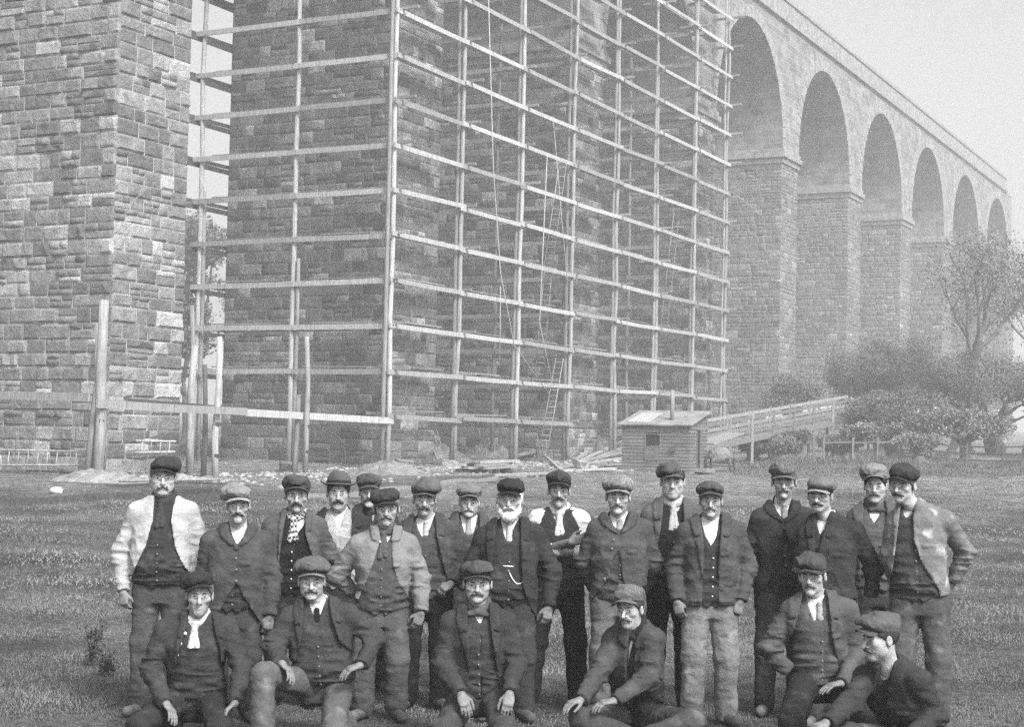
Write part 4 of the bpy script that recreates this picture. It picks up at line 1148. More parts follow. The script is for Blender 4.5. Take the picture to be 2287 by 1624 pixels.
    me.polygons.foreach_set('material_index', np.concatenate(Ms))
    link('body', me, None, root)
    # ---- hair, brows, moustache
    ht = s.get('hair', 0.05); hm = hair_mat(ht)
    def hairf(P):
        q = hl(P); x = np.abs(q[:, 0])
        a = cran(q) - 0.006 - 0.004 * vnoise(q, 90, 3)
        lim = 0.012 + 0.050 * sst(q[:, 2], -0.01, 0.05)                 # front limit
        keep = np.maximum(lim * -1 - q[:, 1] + 0.0, -0.052 + s.get('hairlen', 0.0) - q[:, 2])
        keep = np.maximum(keep, q[:, 2] - 0.085)
        a = smax(a, keep, 0.006)
        ear = ell(np.stack([x, q[:, 1], q[:, 2]], 1), (0.082 * fw, 0.008, -0.006), (0.02, 0.02, 0.03))
        return smax(a, -ear, 0.004) * hs
    part('hair', hairf, hc - 0.14 * hs, hc + 0.14 * hs, 0.0075, hm)
    bt = s.get('brow', min(ht, 0.08))
    for sx in (-1, 1):
        def browf(P, sx=sx):
            q = hl(P) * np.array([sx, 1, 1], np.float32)
            return smin(cap(q, (0.014, -0.0905, 0.0245 + bh_), (0.033, -0.087, 0.0290 + bh_), 0.0042, 0.0045), cap(q, (0.033, -0.087, 0.0290 + bh_), (0.050, -0.071, 0.0255 + bh_), 0.0045, 0.003), 0.003) * hs
        bc_ = hw((sx * 0.032, -0.08, 0.028)); part('eyebrow', browf, bc_ - 0.035 * hs, bc_ + 0.035 * hs, 0.0045, hair_mat(bt))
    mo = s.get('mo', 1) * 0.8
    if mo:
        mt = s.get('mot', min(ht * 1.3, 0.3)) * 1.3 + 0.015; md = s.get('mod', 0.5)   # droop
        def mof(P):
            q = hl(P); q = np.concatenate([np.abs(q[:, :1]), q[:, 1:]], 1)
            a = cap(q, (0.002, -0.0985, -0.042), (0.022, -0.0935, -0.046 - 0.004 * md), 0.0085 * mo, 0.0085 * mo)
            a = smin(a, cap(q, (0.022, -0.0935, -0.046 - 0.004 * md), (0.040, -0.083, -0.052 - 0.016 * md), 0.0082 * mo, 0.004), 0.006)
            return (a - 0.003 * vnoise(q, 160, 5)) * hs
        part('moustache', mof, hw((0, -0.09, -0.05)) - 0.07 * hs, hw((0, -0.09, -0.05)) + 0.07 * hs, 0.0042, hair_mat(mt))
    if s.get('beard'):
        def bf(P):
            q = hl(P); m = np.concatenate([np.abs(q[:, :1]), q[:, 1:]], 1)
            a = ell(q, (0, -0.068, -0.112), (0.046, 0.034, 0.036))
            a = smin(a, cap(m, (0.066, -0.008, 0.0), (0.058, -0.035, -0.075), 0.013, 0.02), 0.025)
            a = smin(a, cap(m, (0.05, -0.045, -0.085), (0.0, -0.066, -0.125), 0.02, 0.026), 0.03)
            a = smax(a, -ell(q, (0, -0.10, -0.058), (0.027, 0.03, 0.016)), 0.01)
            return (a - 0.006 * vnoise(q * np.array([1, 1, .4], np.float32), 110, 1)) * hs
        part('beard', bf, hw((0, -0.05, -0.08)) - 0.13 * hs, hw((0, -0.05, -0.08)) + 0.13 * hs, 0.006, hair_mat(s['beard']))
    # ---- cap or hat
    ck = s.get('cap', 'flat')
    ct = s.get('capt', 0.10); cm = fabric(ct, 0.3, s.get('capp'))
    rc = np.random.default_rng(s['seed'] * 13); cz = s.get('capz', 0.0) + rc.uniform(-0.003, 0.006); cpx = s.get('cappuff', 1.0) * rc.uniform(0.91, 1.04); csh = s.get('capx', 0.0)
    cdx, cdy, cdz, cth = rc.uniform(-0.014, 0.014), rc.uniform(-0.02, 0.016), rc.uniform(-0.004, 0.008), rc.uniform(0.72, 1.04)
    cr = math.radians(s.get('captilt', 0) + rc.uniform(-3, 3)); cpi = math.radians(s.get('cappitch', 8))
    def cl(P):
        q = hl(P) - np.array([csh, 0, cz], np.float32)
        x, z = q[:, 0] * math.cos(cr) + q[:, 2] * math.sin(cr), -q[:, 0] * math.sin(cr) + q[:, 2] * math.cos(cr)
        y, z2 = q[:, 1] * math.cos(cpi) - (z - 0.06) * math.sin(cpi), (z - 0.06) * math.cos(cpi) + q[:, 1] * math.sin(cpi)
        return np.stack([x, y, z2 + 0.06], 1).astype(np.float32)
    if ck == 'flat':
        def cf(P):
            q = cl(P)
            a = ell(q, (0, 0.012, 0.052), (0.088, 0.112, 0.045))
            a = smax(a, 0.046 - q[:, 2], 0.006)
            crn = ell(q, (cdx, -0.008 + cdy * 0.6, 0.080 + cdz), (0.099 * cpx, 0.126 * cpx, 0.056 * (0.5 + 0.5 * cpx) * cth))
            crn = smax(crn, 0.057 - q[:, 2] + 0.10 * np.clip(q[:, 1], -0.05, 0.1) * -0.6, 0.010)
            crn = smin(crn, ell(q, (cdx * 1.6, 0.022 + cdy, 0.106 + cdz), (0.074, 0.085, 0.034 * cpx * cth)), 0.035)
            a = smin(a, crn - 0.032 * (vnoise(q, 14, offn) - 0.5) - 0.008 * fold(q, 26, 26) + 0.004 * np.exp(-(np.sin(np.arctan2(q[:, 0], q[:, 1] + 0.01) * 4) / 0.12) ** 2) * (q[:, 2] > 0.08), 0.012)
            return a * hs
        def pf(P):
            q = cl(P)
            y = q[:, 1] + 0.075
            zc = 0.060 + 0.30 * np.clip(y, -1, 0) - 5.0 * q[:, 0] ** 2
            a = np.maximum(np.abs(q[:, 2] - zc) - 0.0042, ((q[:, 0] / 0.084) ** 2 + (y / 0.066) ** 2) ** 0.5 * 0.07 - 0.07)
            return np.maximum(a * 0.8, y - 0.02) * hs
        co = part('cap', cf, hc + np.array([-.16, -.17, -.0]) * hs, hc + np.array([.16, .19, .20]) * hs, 0.0068, cm)
        part('peak', pf, hc + np.array([-.16, -.20, -.04]) * hs, hc + np.array([.16, .12, .15]) * hs, 0.0046, fabric(s.get('peakt', ct * 0.9), 0.25), co)
    else:
        def hf_(P):
            q = cl(P)
            rr = ((q[:, 0] / 0.92) ** 2 + (q[:, 1] - 0.01) ** 2) ** 0.5
            zb = 0.058 + 1.6 * np.clip(np.abs(q[:, 0]) - 0.085, 0, 1) ** 1.4
            br = np.maximum(np.abs(q[:, 2] - zb) - 0.0045, rr - 0.150)
            cw = ell(q, (0, 0.012, 0.075), (0.090, 0.112, 0.098)); cw = smax(cw, 0.055 - q[:, 2], 0.004)
            cw = smax(cw, -ell(q, (0, 0.0, 0.185), (0.028, 0.09, 0.022)), 0.02)
            return smin(br * 0.8, cw, 0.012) * hs
        co = part('felt_hat', hf_, hc + np.array([-.19, -.20, -.0]) * hs, hc + np.array([.19, .22, .22]) * hs, 0.006, cm)
        def hb(P):
            q = cl(P); cw = ell(q, (0, 0.012, 0.075), (0.0925, 0.1145, 0.1)); return np.maximum(np.maximum(cw, 0.064 - q[:, 2]), q[:, 2] - 0.090) * hs
        part('hat_band', hb, hc + np.array([-.19, -.20, -.0]) * hs, hc + np.array([.19, .22, .22]) * hs, 0.006, fabric(0.03, 0.2), co)
    # ---- shirt, waistcoat, jacket: openings given as lists of (y, left x, right x) in the same picture units
    def edges(lst):
        """opening table: list of (cy, cxL, cxR) -> arrays in torso coordinates"""
        out = []
        for cy, xl, xr_ in lst:
            a = Lc(W2(xl, cy, -0.14)); b = Lc(W2(xr_, cy, -0.14))
            qa = (a - C) @ np.stack([xr, bk, up], 1); qb = (b - C) @ np.stack([xr, bk, up], 1)
            out.append(((qa[2] + qb[2]) / 2, qa[0], qb[0]))
        out.sort(); o = np.array(out); return o[:, 0], o[:, 1], o[:, 2]
    gap = float(np.clip((hc[2] - 0.115 * hs) - N[2], -0.02, 0.09)); CZ = max(0.012, gap + 0.012); NZ = max(0.0, gap - 0.022)
    def neck_ring(P, r0, r1, z0, z1, lean=0.25):
        """collar standing round the neck"""
        q = P - N.astype(np.float32)
        t = q @ up.astype(np.float32); fwd = -(q @ bk.astype(np.float32))
        rad = np.linalg.norm(q - t[:, None] * up.astype(np.float32), axis=1)
        tt = t + lean * fwd
        r_in = r0 - 0.1 * (tt - z0)
        return np.maximum(np.maximum(rad - (r1 - 0.1 * (tt - z0)), r_in - rad), np.maximum(z0 - tt, tt - z1))
    sleeves = s.get('sleeves')
    st = s.get('shirt', 0.55)
    # shirt
    def shf(P):
        a, q = torso(P, 0.0, 0.10 if sleeves else 0.42, 1.02)
        if sleeves:
            for p, e, w2 in ((SL, EL, WL), (SR, ER, WR)):
                b2 = smin(cap(P, N * 0.4 + p * 0.6, p, 0.06, 0.068), cap(P, p, e, 0.070, 0.060), 0.03)
                b2 = smin(b2, cap(P, e, e * 0.75 + w2 * 0.25, 0.058, 0.052), 0.02)
                a = smin(a, b2 - 0.012 * fold(P, 12, 22), 0.006)
        else:
            a = np.maximum(a, q[:, 1] - 0.0)
        a = smin(a, neck_ring(P, 0.058 * bd, 0.070 * bd, -0.045, CZ + s.get('colz', 0.0)), 0.012)
        return a - 0.004 * fold(P, 26, 8)
    if sleeves: lo, hi = bounds([SL, SR, EL, ER, C, N], 0.16)
    else: lo, hi = bounds([SL, SR, tw(0, 0, 0.4 * T), N], 0.15)
    part('shirt', shf, lo, hi, 0.009, fabric(st, 0.15))
    # waistcoat
    wt = s.get('vest', 0.06)
    vo = s.get('vopen')
    whem = s.get('whem', 0.02)
    if wt is not None:
        if vo: ew, eL, eR = edges(vo)
        else: ew, eL, eR = np.array([0.45, 0.62, 1.05]) * T, np.array([0.03, 0.0, -0.06]), np.array([-0.03, 0.0, 0.06])
        def wf(P):
            a, q = torso(P, 0.026 if sleeves else 0.019, -0.3, 1.0)
            a = smin(a, np.minimum(cap(P, N, N * 0.35 + SL * 0.65, 0.062, 0.058), cap(P, N, N * 0.35 + SR * 0.65, 0.062, 0.058)) , 0.03)
            w = q[:, 2]; u = q[:, 0]
            amp = 0.008 + 0.017 * np.exp(-((w / T - 0.15) / 0.2) ** 2)
            a = a - amp * fold(P, 6, 30) + 0.003
            reg = np.minimum(np.minimum(u - np.interp(w, ew, eL), np.interp(w, ew, eR) - u), 0.03 - q[:, 1])
            a = np.maximum(a, reg)
            hem = whem * T - 0.028 * np.exp(-((np.abs(u) - 0.035) / 0.025) ** 2)
            a = np.maximum(a, hem - w)
            a = np.maximum(a, q[:, 1] - (0.10 if sleeves else 0.03))
            a = np.maximum(a, np.linalg.norm(P - N.astype(np.float32), axis=1) * -1 + 0.0)
            a += 0.005 * np.exp(-((u - 0.012) / 0.006) ** 2) * (q[:, 1] < 0)         # front edge groove
            return a
        lo, hi = bounds([SL, SR, tw(0, 0, -0.05 * T), N], 0.17 + bel)
        wo = part('waistcoat', wf, lo, hi, 0.0105, fabric(wt, 0.35, s.get('vestp'), s.get('dirt', 0.25)))
        if wo and s.get('vb', True):
            bb = BUTTON_L if s.get('vbl') else BUTTON
            bot = ew[0] if vo else 0.5 * T
            vbt = s.get('vbtop', min(bot - 0.03, 0.55 * T)); 
            for k in range(5):
                w = vbt - (vbt - 0.08 * T) * k / 4.0
                wy = np.interp(w / T, pw, py_) + 0.019 + 0.006; yc = np.interp(w / T, pw, pc_)
                V, Q = ball((0, 0, 0), 0.0075, 4, 6)
                link('button', mesh_np('button', V + tw(0.0, yc - wy - 0.004, w), Q), bb, wo)
    # jacket
    jt = s.get('jack', 0.05)
    if jt is not None:
        jo = s['jopen']; ew2, jL, jR = edges(jo)
        hemy = s['jhem']                      # picture y of the hem (left, right)
        hwl = ((Lc(W2(jo[-1][1], hemy[0], -0.1)) - C) @ up); hwr = ((Lc(W2(jo[-1][2], hemy[1], -0.1)) - C) @ up)
        wb = ((Lc(W2(0, s['jbut'], -0.14)) - C) @ up) if 'jbut' in s else ew2[0] + 0.3 * (ew2[-1] - ew2[0])
        loose = s.get('loose', 0.032); ar = s.get('arm', 1.0)
        lapel = s.get('lapel', 1.0)
        dL, dR = unit(WL - EL), unit(WR - ER)
        bot = min(hwl, hwr) / T - 0.05
        def jf(P):
            a, q = torso(P, loose, bot, 1.04, s.get('flare', 0.05))
            u, v, w = q[:, 0], q[:, 1], q[:, 2]
            fr = sst(-v, -0.03, 0.05)
            a -= (0.015 * fold(P, 4, 6, 1.0) + 0.009 * fold(P, 10, 12, 5.0)) * fr - 0.006
            a = smin(a, np.minimum(cap(P, N, SL, 0.066, 0.074), cap(P, N, SR, 0.066, 0.074)), 0.04)
            hem = np.interp(u, [-0.16, 0.16], [hwl, hwr])
            a = smax(a, hem - w, 0.008)
            rl = np.interp(w, ew2, jL); rr = np.interp(w, ew2, jR)
            reg = np.minimum(np.minimum(u - rl, rr - u), 0.03 - v)
            e = np.maximum(rl - u, u - rr)                       # distance outside the opening
            lw = 0.075 * np.clip((w - wb) / (0.93 * T - wb + 1e-6), 0, 1) ** 0.8 * lapel
            lp = sst(lw - e, -0.002, 0.004) * (e > -0.02) * sst(w, wb, wb + 0.02) * sst(-v, 0.0, 0.03)
            a = a - 0.017 * lp * (lapel > 0)
            for pu, pw_, hw_ in ((-0.105, 0.02, 0.05), (0.105, 0.02, 0.05), (0.085, 0.60, 0.038)):
                bxd = np.maximum(np.abs(u - pu) - hw_, np.abs(w - pw_ * T) - 0.012)
                a = a - 0.010 * sst(-bxd, -0.004, 0.004) * sst(-v, 0.0, 0.04)
            ntc = np.abs(w - 0.80 * T + 0.35 * (e - 0.045)) 
            a = a + 0.015 * lp * (ntc < 0.0075) * (e > 0.018)
            ovl = (rl >= rr)
            a = a + 0.006 * np.exp(-((u - (rl + rr) / 2) / 0.007) ** 2) * ovl * sst(-v, 0.0, 0.05)
            a = np.maximum(a, reg)
            col = neck_ring(P, 0.068 * bd, 0.089 * bd, -0.05, 0.022 + NZ * 0.8, 0.58)
            a = smin(a, np.maximum(col, reg), 0.015)
            for p, e2, w2, dd in ((SL, EL, WL, dL), (SR, ER, WR, dR)):
                r1, r2, r3 = 0.075 * ar, 0.060 * ar, 0.050 * ar
                n1 = 0.016 * fold(P, 6, 17, 2.0) + 0.016 * fold(P, 11, 32, 6.0)
                up1 = cap(P, p, e2, r1, r2); lo1 = cap(P, e2, w2, r2, r3)
                lo1 = np.maximum(lo1, (P - w2.astype(np.float32)) @ dd.astype(np.float32) - 0.004)
                near = np.exp(-(np.linalg.norm(P - e2.astype(np.float32), axis=1) / 0.14) ** 2)
                arm = smin(up1, lo1, 0.03) - n1 * (0.45 + 0.8 * near) + 0.007
                a = smin(a, arm, 0.022)
            return a
        lo, hi = bounds([SL, SR, EL, ER, WL, WR, tw(0, 0, min(hwl, hwr)), N], 0.185 + bel)
        jm = fabric(jt, s.get('jvar', 0.3), s.get('jpat'), s.get('jdirt', 0.12))
        jo_ = part('jacket', jf, lo, hi, 0.0098, jm)
        for (bx, byy) in s.get('jbtn', []):
            a = Lc(W2(bx, byy, -0.14)); qa = (a - C) @ np.stack([xr, bk, up], 1)
            u, w = qa[0], qa[2]; wx = np.interp(w / T, pw, px_) + loose; wy = np.interp(w / T, pw, py_) + loose; yc = np.interp(w / T, pw, pc_)
            v = yc - wy * max(0.05, 1 - min(0.97, abs(u / wx)) ** 2.4) ** (1 / 2.4)
            V, Q = ball((0, 0, 0), s.get('jbr', 0.010), 4, 8); V[:, 1] *= 0.6
            link('button', mesh_np('button', V + tw(u, v - 0.006, w), Q), BUTTON_L if s.get('jbl') else BUTTON, jo_)
    # ---- neckwear
    nw = s.get('neck')
    fr_w = lambda w: np.interp(w / T, pw, pc_) - np.interp(w / T, pw, py_)
    knot = N - bk * 0.085 * bd + up * (NZ * 0.9 - 0.004)
    if nw:
        kind, tone, patt = nw
        mtl = fabric(tone, 0.3, patt)
        if kind in ('scarf', 'bow'):
            def nf(P):
                q = P - N.astype(np.float32); t = q @ up.astype(np.float32); fwd = -(q @ bk.astype(np.float32))
                rad = np.linalg.norm(q - t[:, None] * up.astype(np.float32), axis=1)
                a = np.sqrt((rad - 0.070 * bd) ** 2 + (t + 0.40 * fwd - 0.012 - NZ) ** 2 * 0.5) - 0.019
                k2 = knot - up * 0.018
                a = smin(a, ell(P, k2, (0.022, 0.018, 0.02)), 0.012)
                if kind == 'scarf':
                    e1 = tw(-0.018, fr_w(0.72 * T) - 0.014, 0.70 * T); e2 = tw(0.022, fr_w(0.72 * T) - 0.014, 0.72 * T)
                    a = smin(a, np.minimum(cap(P, k2, e1, 0.014, 0.022), cap(P, k2, e2, 0.014, 0.02)), 0.012)
                else:
                    for sx in (-1, 1):
                        a = smin(a, cap(P, k2, k2 + sx * xr * 0.058 - up * 0.012 * (1 + sx * .4), 0.010, 0.017), 0.008)
                return a - 0.005 * fold(P, 40, 40)
            part('neckerchief' if kind == 'scarf' else 'bow_tie', nf, N - 0.2, N + 0.13, 0.007, mtl)
        else:
            def nf(P):
                k2 = knot - up * 0.022; tw_ = (ew[0] + 0.022) if (wt is not None and vo) else 0.64 * T; e1 = tw(0.0, fr_w(tw_) - 0.004, tw_)
                q = tl(P); k3 = tl(k2[None].astype(np.float32))[0]; e3 = tl(e1[None].astype(np.float32))[0]
                sq = np.array([0.75, 1.3, 1.0], np.float32)
                a = cap(q * sq, k3 * sq, e3 * sq, 0.013, 0.020)
                return smin(a, ell(P, k2 + up * 0.006, (0.019, 0.016, 0.015)), 0.006) * 0.9
            part('tie', nf, N - 0.28, N + 0.1, 0.0065, mtl)
    # ---- trousers and boots
    tt_ = s.get('trou', 0.06); lr = s.get('leg', 1.0)
    def tf(P):
        a, q = torso(P, 0.004, -0.2, 0.14)
        a = smin(a, cap(P, HL - up * 0.06, HR - up * 0.06, 0.095), 0.03)
        out = None
        for H, K, A in ((HL, KL, FL), (HR, KR, FR)):
            b2 = smin(cap(P, H, K, 0.098 * lr, 0.076 * lr), cap(P, K, A, 0.076 * lr, 0.068 * lr), 0.03)
            dk = 0.6 * np.exp(-(np.linalg.norm(P - K.astype(np.float32), axis=1) / 0.15) ** 2) + 1.2 * np.exp(-(np.linalg.norm(P - A.astype(np.float32), axis=1) / 0.13) ** 2) + 0.8 * np.exp(-(np.linalg.norm(P - H.astype(np.float32), axis=1) / 0.15) ** 2)
            b2 = b2 - (0.005 + 0.008 * dk) * (1.3 * fold(P, 6, 15, 4.0) + 0.9 * fold(P, 13, 34, 7.0) - 0.5) - 0.006 * fold(P, 16, 2.5, 8.0)
            b2 = smin(a, b2, 0.035)
            out = b2 if out is None else smin(out, b2, 0.006)
        return out
    lo, hi = bounds([HL, HR, KL, KR, FL, FR, tw(0, 0, 0.16 * T)], 0.18)
    part('trousers', tf, lo, hi, 0.0135, fabric(tt_, s.get('tvar', 0.35), None, s.get('tdirt', 0.3)))
    for i, (A, K) in enumerate(((FL, KL), (FR, KR))):
        fd = s.get('foot', [(-0.35, -1, 0), (0.35, -1, 0)])[i]; fd = unit(fd)
        def bf2(P, A=A, fd=fd):
            toe = A + fd * 0.17 - np.array([0, 0, 0.045]); heel = A - fd * 0.05 - np.array([0, 0, 0.045])
            b2 = smin(cap(P, heel, toe, 0.042, 0.040), cap(P, A + np.array([0, 0, 0.06]), A, 0.05, 0.046), 0.04)
            return np.maximum(b2, (A[2] - 0.088) - P[:, 2])
        if A[2] < 0.2:
            lo, hi = bounds([A, A + fd * 0.17, A - fd * 0.06], 0.12)
            part('boot', bf2, lo, hi, 0.011, BOOT)
    if s.get('chain'):
        mb = MB(); p0, p1 = tw(-0.005, fr_w(0.42 * T) - 0.024, 0.45 * T), tw(0.10, fr_w(0.33 * T) - 0.004, 0.30 * T)
        pts = []
        for k in range(10):
            t = k / 9; p = p0 * (1 - t) + p1 * t - up * 0.045 * math.sin(math.pi * t) - bk * 0.012 * math.sin(math.pi * t); pts.append(p)
        mb.tube(pts, 0.0045, 5); mb.build('watch_chain', METAL, root, True)
        mb = MB(); mb.tube([tw(-0.045, fr_w(0.5 * T) - 0.022, 0.5 * T), tw(0.03, fr_w(0.5 * T) - 0.022, 0.495 * T)], 0.005, 5); mb.build('watch_bar', METAL, root, True)
    return root
HANG_L = ((0.12, -0.10, -1), (0.45, 1, 0), 1.15)
HANG_R = ((-0.12, -0.10, -1), (-0.45, 1, 0), 1.15)
REST_L = ((0.55, -0.55, -0.45), (0.1, -0.45, -1), 0.45)
REST_R = ((-0.55, -0.55, -0.45), (-0.1, -0.45, -1), 0.45)
KNEEL = [(-0.19, -0.36, 0.15), (0.19, -0.36, 0.15), (-0.15, 0.12, 0.07), (0.15, 0.12, 0.07)]
